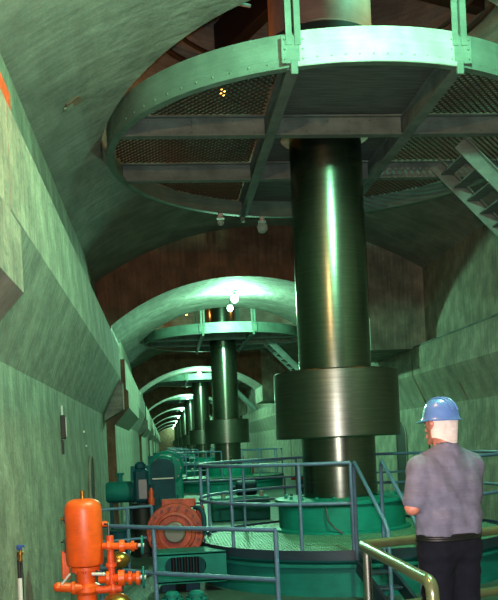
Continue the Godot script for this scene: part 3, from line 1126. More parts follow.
	ap.append(Vector3(0.02, 0, 0.52))
	mb.tube(ap, 0.025, 6)
	obj("niche_frame", mb, M.conc, t)
	# ---- orange cabinet and pink block on the near ledge
	mb = MB.new()
	mb.box(P(-1.32, 2.36, 6.3), Vector3(0.38, 1.2, 1.5), 0.02)
	var o2 := obj("ledge_cabinet", mb, M.orange2)
	tag(o2, "orange cabinet standing on the near ledge above the left parapet", "cabinet")
	# ---- red servomotor with flange
	var fc := at(175, 532, 12.0)
	t = thing("servomotor", "rust red round servomotor flange with a ring of bolts behind the blue railing", "machine", fc)
	var oz := orient_z(Vector3.ZERO, -0.12)
	mb = MB.new()
	mb.xf = oz
	mb.lathe([[0.0, -0.35], [0.30, -0.35], [0.30, -0.09], [0.405, -0.09], [0.41, -0.08], [0.41, 0.0], [0.395, 0.015], [0.30, 0.015], [0.29, 0.04], [0.25, 0.05], [0.24, 0.02], [0.16, 0.02], [0.15, 0.05]], 48)
	obj("cylinder", mb, M.red, t)
	mb = MB.new()
	mb.xf = oz
	mb.lathe([[0.15, 0.0], [0.15, 0.07], [0.13, 0.085], [0.0, 0.085]], 24)
	obj("hub", mb, M.hub, t)
	for i in 18:
		var a := TAU * i / 18
		mb = MB.new()
		mb.xf = oz * Transform3D(Basis.IDENTITY, Vector3(cos(a) * 0.355, 0.015, sin(a) * 0.345))
		mb.lathe([[0, 0], [0.024, 0], [0.024, 0.03], [0, 0.03]], 6)
		obj("bolt", mb, M.redbolt, t)
	mb = MB.new()
	mb.xf = Transform3D(Basis(Vector3.UP, -0.12), Vector3.ZERO)
	mb.box(Vector3(0.05, 0.40, -0.16), Vector3(0.5, 0.13, 0.10), 0.02)
	mb.box(Vector3(0.36, 0.12, -0.16), Vector3(0.12, 0.46, 0.14), 0.02)
	mb.box(Vector3(-0.02, (YF + EYE - fc.y) * 0.5 - 0.13, -0.22), Vector3(0.4, absf(YF + EYE - fc.y) - 0.26, 0.2), 0.02)
	mb.xf = Transform3D.IDENTITY
	obj("mount", mb, M.red, t)
	mb = MB.new()
	mb.tube([Vector3(0.30, 0.33, -0.10), Vector3(0.36, 0.33, 0.02), Vector3(0.40, 0.28, 0.06), Vector3(0.42, 0.18, 0.06), Vector3(0.42, -0.06, 0.06)], 0.034, 10)
	obj("oil_pipe", mb, M.tealdark, t)
	for px in [-0.18, 0.06]:
		mb = MB.new()
		mb.tube([Vector3(px, 0.42, -0.16), Vector3(px, 0.52, -0.16)], 0.015, 6)
		obj("vent_nipple", mb, M.tealdark, t)
	# ---- green girder with an oval opening
	var gx0 := -0.20; var gx1 := 0.765
	var gy0 := -1.85; var gy1 := -1.46
	var gz := 11.4
	t = thing("girder", "green box girder with an oval opening running to the turbine cover", "girder", P(gx0, YF, gz))
	var off := -t.position
	mb = MB.new()
	var hc := Vector2(0.21, -1.635)
	var N := 48
	var fr := []; var inn := []
	for i in N:
		var a := TAU * i / N
		var dv := Vector2(cos(a), sin(a))
		var sx := signf(dv.x)
		# stadium
		var pin: Vector2
		var hw := 0.15; var hr := 0.13
		pin = hc + Vector2(clampf(dv.x * 10.0, -1, 1) * hw, 0) + dv * hr
		var lx: float = (gx1 - hc.x) / max(dv.x, 1e-6) if dv.x > 0 else (gx0 - hc.x) / min(dv.x, -1e-6)
		var ly: float = (gy1 - hc.y) / max(dv.y, 1e-6) if dv.y > 0 else (gy0 - hc.y) / min(dv.y, -1e-6)
		fr.append(hc + dv * min(lx, ly)); inn.append(pin)
	# make sure that the rectangle's corners are hit
	for cn in [Vector2(gx0, gy0), Vector2(gx0, gy1), Vector2(gx1, gy0), Vector2(gx1, gy1)]:
		var best := 0
		for i in N:
			if fr[i].distance_to(cn) < fr[best].distance_to(cn): best = i
		fr[best] = cn
	for i in N:
		var j := (i + 1) % N
		var f0: Vector2 = fr[i]; var f1: Vector2 = fr[j]; var i0: Vector2 = inn[i]; var i1: Vector2 = inn[j]
		mb.quad(P(f0.x, f0.y, gz) + off, P(f1.x, f1.y, gz) + off, P(i1.x, i1.y, gz) + off, P(i0.x, i0.y, gz) + off, Vector3.BACK)
		var nn := Vector3(hc.x - i0.x, hc.y - i0.y, 0).normalized()
		mb.quad(P(i0.x, i0.y, gz) + off, P(i1.x, i1.y, gz) + off, P(i1.x, i1.y, gz + 0.05) + off, P(i0.x, i0.y, gz + 0.05) + off, nn)
	obj("front_web", mb, M.teal2, t)
	# plan of the girder: straight front, back edge following the round cover
	var plan := PackedVector2Array([Vector2(gx0, gz), Vector2(gx1, gz)])
	for i in 9:
		var zz := lerpf(gz + 0.02, gz + 0.56, i / 8.0)
		plan.append(Vector2(XC - sqrt(2.385 * 2.385 - pow(ZS - DZ - zz, 2)), zz))
	plan.append(Vector2(gx0, gz + 0.56))
	var flat := Transform3D(Basis(Vector3.RIGHT, -PI / 2), Vector3.ZERO)     # prism XY -> plan X, -Z
	for q in [[gy1 - 0.02, gy1 + 0.015, "top_plate"], [gy0 - 0.015, gy0 + 0.02, "bottom_plate"]]:
		mb = MB.new()
		mb.xf = Transform3D(Basis.IDENTITY, off + Vector3(0, EYE, 0)) * flat
		mb.prism(plan, q[0], q[1])
		obj(q[2], mb, M.teal2, t)
	mb = MB.new()
	mb.box(P(gx0 + 0.015, (gy0 + gy1) / 2, gz + 0.28) + off, Vector3(0.03, gy1 - gy0 - 0.04, 0.55))
	obj("end_plate", mb, M.teal2, t)
	mb = MB.new()
	mb.box(P((gx0 + 0.50) / 2, (gy0 + gy1) / 2, gz + 0.52) + off, Vector3(0.49 - gx0, gy1 - gy0 - 0.04, 0.03))
	obj("back_web", mb, M.teal2, t)
	for x in [-0.03, 0.30]:
		mb = MB.new()
		mb.box(P(x, (YF + gy0) / 2 - 0.008, gz + 0.3) + off, Vector3(0.2, gy0 - YF - 0.016, 0.3), 0.01)
		obj("foot", mb, M.tealdark, t)
	for i in 5:
		mb = MB.new()
		cyl(mb, Transform3D(Basis.IDENTITY, P(hc.x - 0.16 + i * 0.08, gy0 + 0.02, gz + 0.3) + off), 0.03, 0.33, 0.005, 10)
		obj("inner_rod", mb, M.dark, t)
	# two green pumps under the girder
	for q in [[172, 596], [196, 592]]:
		var pp := at(q[0], q[1], 10.3)
		t = thing("flanged_pump", "squat green flanged pump on the floor before the girder's foot" if q[0] == 172 else "second squat green pump, on the girder's turbine side below the opening", "pump", Vector3(pp.x, YF + EYE, pp.z), 0, "green pumps under the girder")
		mb = MB.new()
		mb.lathe([[0, 0], [0.10, 0], [0.10, 0.10], [0.135, 0.10], [0.135, 0.13], [0.10, 0.14], [0.095, 0.19], [0.06, 0.22], [0, 0.22]], 24)
		obj("body", mb, M.teal2, t)
		for i in 6:
			mb = MB.new()
			mb.xf = Transform3D(Basis.IDENTITY, Vector3(cos(TAU * i / 6) * 0.115, 0.13, sin(TAU * i / 6) * 0.115))
			mb.lathe([[0, 0], [0.012, 0], [0.012, 0.025], [0, 0.025]], 6)
			obj("bolt", mb, M.tealdark, t)
	# ---- governor machinery behind
	t = thing("governor_cabinet", "dark teal governor cabinet with a domed top behind the red flange", "cabinet", P(-0.06, YF, 16.2))
	mb = MB.new()
	pl = PackedVector2Array([Vector2(-0.23, 0), Vector2(0.23, 0), Vector2(0.23, 1.62)])
	for i in 9: pl.append(Vector2(0.23 * cos(PI * i / 8), 1.62 + 0.16 * sin(PI * i / 8)))
	mb.prism(pl, 0.3, -0.3)
	obj("casing", mb, M.tealdark, t)
	mb = MB.new()
	mb.box(Vector3(0, 1.40, 0.31), Vector3(0.40, 0.025, 0.03), 0.004)
	obj("name_strip", mb, M.white, t)
	mb = MB.new()
	mb.box(Vector3(0, 0.72, 0.305), Vector3(0.36, 1.2, 0.02), 0.006)
	obj("front_door", mb, M.tealdark, t)
	mb = MB.new()
	mb.ball(Vector3(0.05, 1.74, 0), 0.16, 0.6, 16)
	obj("dome_cap", mb, M.teal, t)
	t = thing("pump_motor", "dark teal upright pump motor with a square cap beside the governor cabinet", "motor", P(-0.46, YF, 15.6))
	mb = MB.new()
	mb.lathe([[0, 0], [0.2, 0], [0.2, 0.05], [0.17, 0.07], [0.17, 0.9], [0.19, 0.92], [0.19, 0.98], [0, 0.98]], 28)
	obj("barrel", mb, M.dark, t)
	mb = MB.new()
	mb.box(Vector3(0, 1.30, 0), Vector3(0.27, 0.62, 0.27), 0.05)
	mb.box(Vector3(0, 1.66, 0), Vector3(0.2, 0.16, 0.2), 0.05)
	obj("gear_case", mb, M.tealdark, t)
	mb = MB.new()
	mb.box(Vector3(0.03, 1.24, 0.14), Vector3(0.16, 0.36, 0.02), 0.006)
	obj("cover_plate", mb, M.conduit, t)
	t = thing("oil_cylinder", "teal horizontal oil cylinder on legs beside the left wall", "tank", P(-0.86, YF, 16.0))
	mb = MB.new()
	mb.xf = Transform3D(Basis(Vector3.BACK, PI / 2), Vector3(0.28, 1.18, 0))
	mb.lathe([[0, 0], [0.17, 0.0], [0.20, 0.04], [0.20, 0.5], [0.17, 0.55], [0, 0.56]], 28)
	mb.xf = Transform3D.IDENTITY
	obj("shell", mb, M.teal2, t)
	for sx in [-0.18, 0.18]:
		mb = MB.new()
		mb.box(Vector3(sx, 0.5, 0), Vector3(0.06, 1.0, 0.3), 0.005)
		obj("leg", mb, M.tealdark, t)
	mb = MB.new()
	mb.lathe([[0, 1.36], [0.05, 1.36], [0.05, 1.5], [0.08, 1.5], [0.08, 1.54], [0, 1.54]], 14)
	obj("filler_neck", mb, M.teal2, t)
	t = thing("governor_gearbox", "green rounded gearbox housing behind the governor cabinet", "machine", P(0.02, YF, 17.6))
	mb = MB.new()
	mb.xf = orient_z(Vector3(0, 1.55, -0.3))
	mb.lathe([[0, 0], [0.32, 0], [0.36, 0.05], [0.36, 0.55], [0.30, 0.6], [0, 0.6]], 32)
	mb.xf = Transform3D.IDENTITY
	mb.box(Vector3(0, 0.7, 0), Vector3(0.66, 1.4, 0.5), 0.04)
	obj("housing", mb, M.teal, t)
	for i in 10:
		mb = MB.new()
		var a := TAU * i / 10
		mb.xf = orient_z(Vector3(cos(a) * 0.29, 1.55 + sin(a) * 0.29, 0.3))
		mb.lathe([[0, 0], [0.02, 0], [0.02, 0.03], [0, 0.03]], 6)
		obj("bolt", mb, M.bolt, t)
	t = thing("oil_drum", "short dark oil drum on the floor beside the pump motor", "drum", P(-0.83, YF, 14.3))
	mb = MB.new()
	mb.lathe([[0, 0], [0.16, 0], [0.16, 0.28], [0.17, 0.29], [0.17, 0.31], [0.16, 0.32], [0.16, 0.6], [0.17, 0.61], [0.165, 0.63], [0, 0.62]], 28)
	obj("body", mb, M.tealdark, t)
	mb = MB.new()
	mb.box(Vector3(-0.02, 0.42, 0.15), Vector3(0.16, 0.13, 0.03), 0.005)
	obj("label_plate", mb, M.white, t)
	t = thing("copper_fitting", "small orange copper fitting on a stand beside the governor cabinet", "valve", P(-0.28, YF, 15.3))
	mb = MB.new()
	mb.tube([Vector3.ZERO, Vector3(0, 0.95, 0)], 0.02, 8)
	obj("stand", mb, M.dark, t)
	mb = MB.new()
	mb.lathe([[0, 0.95], [0.05, 0.95], [0.06, 1.05], [0.04, 1.12], [0.05, 1.18], [0.02, 1.26], [0, 1.27]], 14)
	obj("body", mb, M.orange2, t)

# ---------------------------------------------------------------- railings in front
func straight_rail(called: String, label: String, pts: Array, h: float, mids: Array, m: Material, post_m: Material, r: float, posts: Array) -> Node3D:
	var base: Vector3 = pts[0] - Vector3(0, h, 0)
	var t := thing(called, label, "railing", base)
	var mb := MB.new()
	var loc := []
	for p in pts: loc.append(p - base)
	mb.tube(loc, r, 10)
	obj("top_rail", mb, m, t)
	for f in mids:
		mb = MB.new()
		var l2 := []
		for p in loc: l2.append(p - Vector3(0, f, 0))
		mb.tube(l2, r, 10)
		obj("mid_rail", mb, m, t)
	for q in posts:
		mb = MB.new()
		var a: Vector3 = loc[int(q)]
		if int(q) + 1 < loc.size(): a = loc[int(q)].lerp(loc[int(q) + 1], q - int(q))
		mb.tube([a, a - Vector3(0, h, 0)], r, 10)
		obj("post", mb, post_m, t)
		mb = MB.new()
		mb.xf = Transform3D(Basis.IDENTITY, a - Vector3(0, h, 0))
		mb.lathe([[0, 0], [r * 2.2, 0], [r * 2.2, 0.012], [r, 0.014]], 12)
		obj("base_plate", mb, post_m, t)
	return t

func build_front_rails() -> void:
	# blue railing in front of the girder
	var a := P(-0.85, -0.94, 10.5); var b := P(-0.17, -0.94, 9.85); var c := P(1.13, -0.94, 8.85)
	straight_rail("guard_rail", "straight blue pipe railing in front of the green girder with the oval opening", [a, b, c], -0.94 - YF, [0.53], M.rail, M.rail, 0.026, [0.0, 1.0, 2.0])
	# railing by the oil drum
	straight_rail("guard_rail", "blue pipe railing between the orange tank and the pump motor", [P(-1.05, -0.94, 13.2), P(-0.25, -0.94, 13.5)], -0.94 - YF, [0.5], M.rail, M.rail, 0.024, [0.0, 0.52, 1.0])
	# railing beyond the first unit, across the gallery
	straight_rail("guard_rail", "blue pipe railing across the floor between the first and second shafts", [P(0.2, -0.85, 19.5), P(2.8, -0.85, 19.8), P(6.2, -0.85, 19.6)], -0.85 - YF, [0.5], M.rail, M.rail, 0.024, [0.0, 0.5, 1.0, 1.5, 2.0])
	# polished handrail round the man's walkway
	var Y := -0.655
	var k := P(1.165, Y, 5.03)
	var e := P(1.15, Y, 3.62)
	var f := P(3.2, Y, 5.75)
	var t := thing("handrail", "worn brass-coloured pipe handrail enclosing the man's walkway", "railing", Vector3(k.x, 0, k.z))
	for q in [[0.0, "top_rail"], [0.40, "mid_rail"]]:
		var mb := MB.new()
		var dn := Vector3(0, -q[0], 0)
		var o := -t.position + dn
		mb.tube([f + o, k + Vector3(0.05, 0, -0.02) + o, k + Vector3(0.012, 0, 0.0) + o, k + Vector3(0, 0, 0.05) + o, e + Vector3(0, 0, -0.06) + o], 0.030, 14)
		obj(q[1], mb, M.handrail, t)
	var mb := MB.new()
	var o := -t.position
	mb.tube([e + o + Vector3(0, 0, -0.06), e + o + Vector3(0, -0.006, -0.03), e + o + Vector3(0, -0.025, -0.008), e + o + Vector3(0, -0.06, 0.0), Vector3(e.x, 0.0, e.z) + o], 0.030, 14)
	obj("end_post", mb, M.handrail, t)
	mb = MB.new()
	mb.tube([Vector3(0.025, 0, 0.03), Vector3(0.025, Y + EYE - 0.02, 0.03)], 0.026, 14)
	obj("post", mb, M.chrome, t)
	for u in [0.55, 0.98]:
		mb = MB.new()
		var p := k.lerp(f, u) + o
		mb.tube([Vector3(p.x, 0, p.z), p], 0.026, 12)
		obj("post", mb, M.chrome, t)

# ---------------------------------------------------------------- the man
# bones: [a, b, ra, rb]; field = smooth union of tapered capsules, meshed as surface nets
func cap_d(p: Vector3, a: Vector3, ba: Vector3, inv: float, ra: float, rb: float) -> float:
	var h: float = clampf((p - a).dot(ba) * inv, 0.0, 1.0)
	return p.distance_to(a + ba * h) - lerpf(ra, rb, h)

func nets(mb: MB, bones: Array, cell: float, k: float, cut = null) -> void:
	var lo := Vector3.INF; var hi := -Vector3.INF
	for b in bones:
		var r: float = max(b[2], b[3]) + cell * 2
		for e in 2:
			lo = lo.min(b[e] - Vector3.ONE * r); hi = hi.max(b[e] + Vector3.ONE * r)
	var nx := int((hi.x - lo.x) / cell) + 2
	var ny := int((hi.y - lo.y) / cell) + 2
	var nz := int((hi.z - lo.z) / cell) + 2
	var F := PackedFloat32Array()
	F.resize(nx * ny * nz)
	F.fill(1.0)
	for b in bones:
		var a: Vector3 = b[0]; var ba: Vector3 = b[1] - b[0]
		var inv: float = 1.0 / max(ba.length_squared(), 1e-9)
		var ra: float = b[2]; var rb: float = b[3]
		var m: float = max(ra, rb) + k + cell * 2
		var i0: Vector3 = ((b[0].min(b[1]) - Vector3.ONE * m - lo) / cell).floor()
		var i1: Vector3 = ((b[0].max(b[1]) + Vector3.ONE * m - lo) / cell).ceil()
		for z in range(max(0, int(i0.z)), min(nz, int(i1.z) + 1)):
			for y in range(max(0, int(i0.y)), min(ny, int(i1.y) + 1)):
				var row := (z * ny + y) * nx
				for x in range(max(0, int(i0.x)), min(nx, int(i1.x) + 1)):
					var p := lo + Vector3(x, y, z) * cell
					var hh: float = clampf((p - a).dot(ba) * inv, 0.0, 1.0)
					var d: float = p.distance_to(a + ba * hh) - lerpf(ra, rb, hh)
					var o := F[row + x]
					var q: float = max(k - absf(d - o), 0.0) / k
					F[row + x] = min(d, o) - q * q * k * 0.25
	if cut != null:
		for z in nz:
			for y in ny:
				for x in nx:
					var ii := (z * ny + y) * nx + x
					if F[ii] < 0.1:
						F[ii] = cut.call(lo + Vector3(x, y, z) * cell, F[ii])
	var vid := {}
	var vp := PackedVector3Array()
	var sx := 1; var sy := nx; var sz := nx * ny
	var corners := [0, sx, sy, sx + sy, sz, sx + sz, sy + sz, sx + sy + sz]
	var cofs := [Vector3(0, 0, 0), Vector3(1, 0, 0), Vector3(0, 1, 0), Vector3(1, 1, 0), Vector3(0, 0, 1), Vector3(1, 0, 1), Vector3(0, 1, 1), Vector3(1, 1, 1)]
	var edges := [[0, 1], [2, 3], [4, 5], [6, 7], [0, 2], [1, 3], [4, 6], [5, 7], [0, 4], [1, 5], [2, 6], [3, 7]]
	for z in nz - 1:
		for y in ny - 1:
			var row := (z * ny + y) * nx
			for x in nx - 1:
				var i := row + x
				var s0 := F[i] < 0.0
				if s0 == (F[i + 1] < 0.0) and s0 == (F[i + sy] < 0.0) and s0 == (F[i + sz] < 0.0) and s0 == (F[i + sx + sy] < 0.0) and s0 == (F[i + sx + sz] < 0.0) and s0 == (F[i + sy + sz] < 0.0) and s0 == (F[i + sx + sy + sz] < 0.0):
					continue
				var acc := Vector3.ZERO
				var cnt := 0
				for e in edges:
					var f0 := F[i + corners[e[0]]]; var f1 := F[i + corners[e[1]]]
					if (f0 < 0.0) != (f1 < 0.0):
						acc += cofs[e[0]].lerp(cofs[e[1]], f0 / (f0 - f1))
						cnt += 1
				vid[i] = vp.size()
				vp.append(lo + (Vector3(x, y, z) + acc / cnt) * cell)
	# normals from the field
	var vn := PackedVector3Array()
	vn.resize(vp.size())
	for j in vp.size():
		var g := (vp[j] - lo) / cell
		var x := clampi(int(g.x + 0.5), 1, nx - 2); var y := clampi(int(g.y + 0.5), 1, ny - 2); var z := clampi(int(g.z + 0.5), 1, nz - 2)
		var i := (z * ny + y) * nx + x
		vn[j] = Vector3(F[i + 1] - F[i - 1], F[i + sy] - F[i - sy], F[i + sz] - F[i - sz]).normalized()
	for key in vid:
		var i: int = key
		var x := i % nx; var y := (i / nx) % ny; var z := i / sz
		var neg := F[i] < 0.0
		for ax in 3:
			var st: int = [sx, sy, sz][ax]
			if neg == (F[i + st] < 0.0): continue
			var u: int = [sy, sz, sx][ax]; var w: int = [sz, sx, sy][ax]
			if not (vid.has(i - u) and vid.has(i - w) and vid.has(i - u - w)): continue
			var A: int = vid[i]; var B: int = vid[i - u]; var C: int = vid[i - u - w]; var D: int = vid[i - w]
			mb.quads(vp[A], vp[B], vp[C], vp[D], vn[A], vn[B], vn[C], vn[D])

func hand_bones(w: Vector3, dir: Vector3, back: Vector3, thumb_side: float) -> Array:
	# w wrist, dir along the hand, back = outward normal of the back of the hand
	var d := dir.normalized()
	var s := d.cross(back).normalized() * thumb_side
	var n := -back.normalized()
	var out := []
	out.append([w, w + d * 0.05, 0.026, 0.024])
	for i in 4:
		var off: float = [0.030, 0.010, -0.010, -0.029][i]
		var len: float = [0.036, 0.041, 0.038, 0.030][i]
		var k := w + d * 0.085 + s * off
		out.append([w + d * 0.02 + s * off * 0.6, k, 0.014, 0.011])
		var k2 := k + (d * 0.85 + n * 0.5).normalized() * len
		var k3 := k2 + (d * 0.35 + n * 0.95).normalized() * len * 0.7
		var k4 := k3 + (d * -0.1 + n * 1.0).normalized() * len * 0.5
		out.append([k, k2, 0.0098, 0.0090]); out.append([k2, k3, 0.0090, 0.0084]); out.append([k3, k4, 0.0084, 0.0076])
	var t0 := w + d * 0.025 + s * 0.022
	var t1 := t0 + (d * 0.6 + s * 0.75 + n * 0.2).normalized() * 0.042
	var t2 := t1 + (d * 0.85 + s * 0.2 + n * 0.45).normalized() * 0.034
	var t3 := t2 + (d * 0.7 + n * 0.7).normalized() * 0.024
	out.append([t0, t1, 0.014, 0.011]); out.append([t1, t2, 0.011, 0.0095]); out.append([t2, t3, 0.0095, 0.0085])
	return out

func build_person() -> void:
	var t := thing("person", "man seen from behind in grey T-shirt, dark trousers and blue hard hat, arms folded", "person", P(1.65, -1.6, 4.84), 0.34)
	# joints, y up from the soles, facing -z
	var elL := Vector3(-0.265, 1.185, 0.02); var elR := Vector3(0.225, 1.165, -0.05)
	var shL := Vector3(-0.185, 1.395, 0.0); var shR := Vector3(0.185, 1.395, 0.0)
	var wrL := Vector3(-0.045, 1.165, -0.20); var wrR := Vector3(0.03, 1.215, -0.215)
	var body := []
	body.append([Vector3(-0.075, 0.95, 0), Vector3(0.075, 0.95, 0), 0.105, 0.105])
	body.append([Vector3(-0.06, 1.08, 0), Vector3(0.06, 1.08, 0), 0.10, 0.10])
	body.append([Vector3(-0.08, 1.26, 0), Vector3(0.08, 1.26, 0), 0.11, 0.11])
	body.append([Vector3(-0.11, 1.39, 0), Vector3(0.11, 1.39, 0), 0.085, 0.085])
	body.append([Vector3(0, 0.95, 0), Vector3(0, 1.40, 0), 0.1, 0.1])
	body.append([Vector3(0, 1.40, 0.01), Vector3(-0.01, 1.585, -0.01), 0.064, 0.056])
	for s in [-1.0, 1.0]:
		var sh := shL if s < 0 else shR
		var el := elL if s < 0 else elR
		var wr := wrL if s < 0 else wrR
		body.append([Vector3(s * 0.09, 1.41, 0), sh, 0.07, 0.055])
		body.append([Vector3(0, 1.50, 0.015), sh + Vector3(0, 0.01, 0), 0.045, 0.045])
		body.append([sh, el, 0.054, 0.040])
		body.append([el, el.lerp(wr, 0.35), 0.040, 0.042])
		body.append([el.lerp(wr, 0.35), wr, 0.042, 0.026])
		body.append([Vector3(s * 0.095, 0.90, 0), Vector3(s * 0.105, 0.50, -0.01), 0.088, 0.056])
		body.append([Vector3(s * 0.105, 0.50, -0.01), Vector3(s * 0.11, 0.36, 0.015), 0.056, 0.054])
		body.append([Vector3(s * 0.11, 0.36, 0.015), Vector3(s * 0.115, 0.09, 0.02), 0.054, 0.038])
		body.append([Vector3(s * 0.115, 0.06, 0.03), Vector3(s * 0.14, 0.045, -0.14), 0.04, 0.032])
	var mb := MB.new()
	nets(mb, body, 0.012, 0.03)
	nets(mb, hand_bones(wrL, Vector3(0.9, 0.12, -0.12), Vector3(0.1, 0.2, -1), -1.0), 0.0035, 0.008)
	nets(mb, hand_bones(wrR, Vector3(-0.9, -0.12, -0.08), Vector3(-0.1, 0.2, -1), 1.0), 0.0035, 0.008)
	# head, own grid, turned to the left
	var hb := []
	hb.append([Vector3(0, 0.135, 0.03), Vector3(0, 0.145, -0.02), 0.076, 0.074])
	hb.append([Vector3(-0.012, 0.12, 0.0), Vector3(0.012, 0.12, 0.0), 0.078, 0.078])
	hb.append([Vector3(0, 0.06, -0.045), Vector3(0, 0.035, -0.07), 0.052, 0.030])
	hb.append([Vector3(-0.045, 0.05, -0.01), Vector3(-0.018, 0.012, -0.075), 0.026, 0.018])
	hb.append([Vector3(0.045, 0.05, -0.01), Vector3(0.018, 0.012, -0.075), 0.026, 0.018])
	hb.append([Vector3(0, 0.122, -0.090), Vector3(0, 0.083, -0.112), 0.009, 0.013])
	hb.append([Vector3(-0.012, 0.080, -0.100), Vector3(0.012, 0.080, -0.100), 0.009, 0.009])
	hb.append([Vector3(-0.035, 0.137, -0.080), Vector3(0.035, 0.137, -0.080), 0.012, 0.012])
	hb.append([Vector3(-0.02, 0.052, -0.094), Vector3(0.02, 0.052, -0.094), 0.006, 0.006])
	hb.append([Vector3(-0.018, 0.042, -0.092), Vector3(0.018, 0.042, -0.092), 0.006, 0.006])
	for s in [-1.0, 1.0]:
		hb.append([Vector3(s * 0.079, 0.125, 0.01), Vector3(s * 0.090, 0.118, 0.02), 0.012, 0.010])
		hb.append([Vector3(s * 0.078, 0.095, 0.006), Vector3(s * 0.086, 0.118, 0.016), 0.008, 0.011])
	hb.append([Vector3(0, -0.04, 0.03), Vector3(0, 0.06, 0.02), 0.055, 0.056])
	var hx := Transform3D(Basis(Vector3.UP, 0.14) * Basis(Vector3.RIGHT, -0.03), Vector3(-0.01, 1.545, -0.015))
	mb.xf = hx
	nets(mb, hb, 0.005, 0.016)
	mb.xf = Transform3D.IDENTITY
	var bd := obj("body", mb, M.skin, t)
	for s in [-1.0, 1.0]:
		mb = MB.new()
		mb.xf = hx
		mb.ball(Vector3(s * 0.031, 0.115, -0.082), 0.0115, 0.75, 12)
		var ey := obj("eye", mb, M.eye, bd)
		mb = MB.new()
		mb.xf = hx
		mb.ball(Vector3(s * 0.031, 0.115, -0.0905), 0.005, 1.0, 8)
		obj("iris", mb, M.iris, ey)
	# shirt
	var sb := []
	sb.append([Vector3(-0.085, 0.99, 0.005), Vector3(0.085, 0.99, 0.005), 0.122, 0.122])
	sb.append([Vector3(-0.085, 1.10, 0.012), Vector3(0.085, 1.10, 0.012), 0.130, 0.130])
	sb.append([Vector3(-0.095, 1.26, 0.012), Vector3(0.095, 1.26, 0.012), 0.128, 0.128])
	sb.append([Vector3(-0.11, 1.36, 0.01), Vector3(0.11, 1.36, 0.01), 0.105, 0.105])
	sb.append([Vector3(0, 1.0, 0.0), Vector3(0, 1.40, 0.0), 0.12, 0.11])
	sb.append([Vector3(0, 1.43, 0.015), Vector3(0, 1.50, 0.01), 0.085, 0.075])
	for s in [-1.0, 1.0]:
		var sh := shL if s < 0 else shR
		var el := elL if s < 0 else elR
		sb.append([Vector3(s * 0.08, 1.40, 0), sh, 0.085, 0.066])
		sb.append([Vector3(0, 1.50, 0.015), sh + Vector3(0, 0.012, 0), 0.060, 0.058])
		sb.append([sh, sh.lerp(el, 0.82), 0.070, 0.066])
	var fn := FastNoiseLite.new()
	fn.seed = 4
	fn.frequency = 9.0
	fn.fractal_octaves = 2
	mb = MB.new()
	var neck_c := Vector3(-0.005, 1.55, -0.01)
	var cut := func(p: Vector3, f: float) -> float:
		var g := f - 0.010 * fn.get_noise_3d(p.x + 0.4 * p.y, p.y * 0.55, p.z)
		g = max(g, 1.005 - p.y)
		var q := (p - neck_c)
		q.y *= 1.0
		g = max(g, 0.066 - Vector2(q.x, q.z).length() if p.y > 1.50 else -1.0)
		return max(g, p.y - 1.552)
	nets(mb, sb, 0.011, 0.045, cut)
	obj("shirt", mb, M.shirt, t)
	# trousers
	var tb := []
	tb.append([Vector3(-0.085, 0.94, 0.005), Vector3(0.085, 0.94, 0.005), 0.122, 0.122])
	tb.append([Vector3(-0.07, 1.02, 0.003), Vector3(0.07, 1.02, 0.003), 0.110, 0.110])
	for s in [-1.0, 1.0]:
		tb.append([Vector3(s * 0.095, 0.90, 0.005), Vector3(s * 0.108, 0.50, 0.0), 0.108, 0.078])
		tb.append([Vector3(s * 0.108, 0.50, 0.0), Vector3(s * 0.115, 0.05, 0.02), 0.078, 0.072])
	mb = MB.new()
	var cut2 := func(p: Vector3, f: float) -> float:
		var g := f - 0.008 * fn.get_noise_3d(p.x, p.y * 1.4, p.z)
		return max(max(g, 0.05 - p.y), p.y - 1.035)
	nets(mb, tb, 0.013, 0.03, cut2)
	obj("trousers", mb, M.jeans, t)
	# belt
	mb = MB.new()
	var bp := []
	for i in 40:
		var a := TAU * i / 40
		var cx := cos(a); var cz := sin(a)
		bp.append(Vector3(signf(cx) * pow(absf(cx), 0.8) * 0.205, 1.0, 0.004 + cz * 0.129))
	for q in [-0.012, 0.0, 0.012]:
		var b2 := []
		for p in bp: b2.append(p + Vector3(0, q, 0))
		mb.tube(b2, 0.010, 8, true)
	obj("belt", mb, M.leather, t)
	# shoes
	for s in [-1.0, 1.0]:
		mb = MB.new()
		nets(mb, [[Vector3(s * 0.115, 0.055, 0.045), Vector3(s * 0.14, 0.045, -0.15), 0.052, 0.042], [Vector3(s * 0.117, 0.06, 0.03), Vector3(s * 0.117, 0.11, 0.02), 0.052, 0.05]], 0.01, 0.03, func(p: Vector3, f: float) -> float: return max(f, -p.y))
		obj("shoe", mb, M.shoe, t)
	# cream neck cloth hanging from under the hat
	mb = MB.new()
	mb.xf = hx
	var n1 := 28
	var rows := 10
	var cl := func(i: int, j: int, o: float) -> Vector3:
		var a := lerpf(-0.12, PI + 0.12, float(i) / n1)     # from right ear round the back to the left ear
		var f := float(j) / rows
		var r := lerpf(0.093, 0.080, f) + 0.004 * sin(a * 5.0) * f + o
		var y := lerpf(0.165, -0.005 + 0.04 * pow(absf(cos(a)), 2.0), f)
		return Vector3(cos(a) * r * 0.95, y, 0.012 + sin(a) * r * 1.12)
	for i in n1:
		for j in rows:
			for o in [0.0, 0.004]:
				var A: Vector3 = cl.call(i, j, o); var B: Vector3 = cl.call(i + 1, j, o); var C: Vector3 = cl.call(i + 1, j + 1, o); var D: Vector3 = cl.call(i, j + 1, o)
				var c0 := Vector3(0, 0, 0.012)
				var sg := 1.0 if o > 0 else -1.0
				var nA := Vector3(A.x, 0.01, A.z - 0.012).normalized() * sg; var nB := Vector3(B.x, 0.01, B.z - 0.012).normalized() * sg
				var nC := Vector3(C.x, 0.01, C.z - 0.012).normalized() * sg; var nD := Vector3(D.x, 0.01, D.z - 0.012).normalized() * sg
				mb.quads(A, B, C, D, nA, nB, nC, nD)
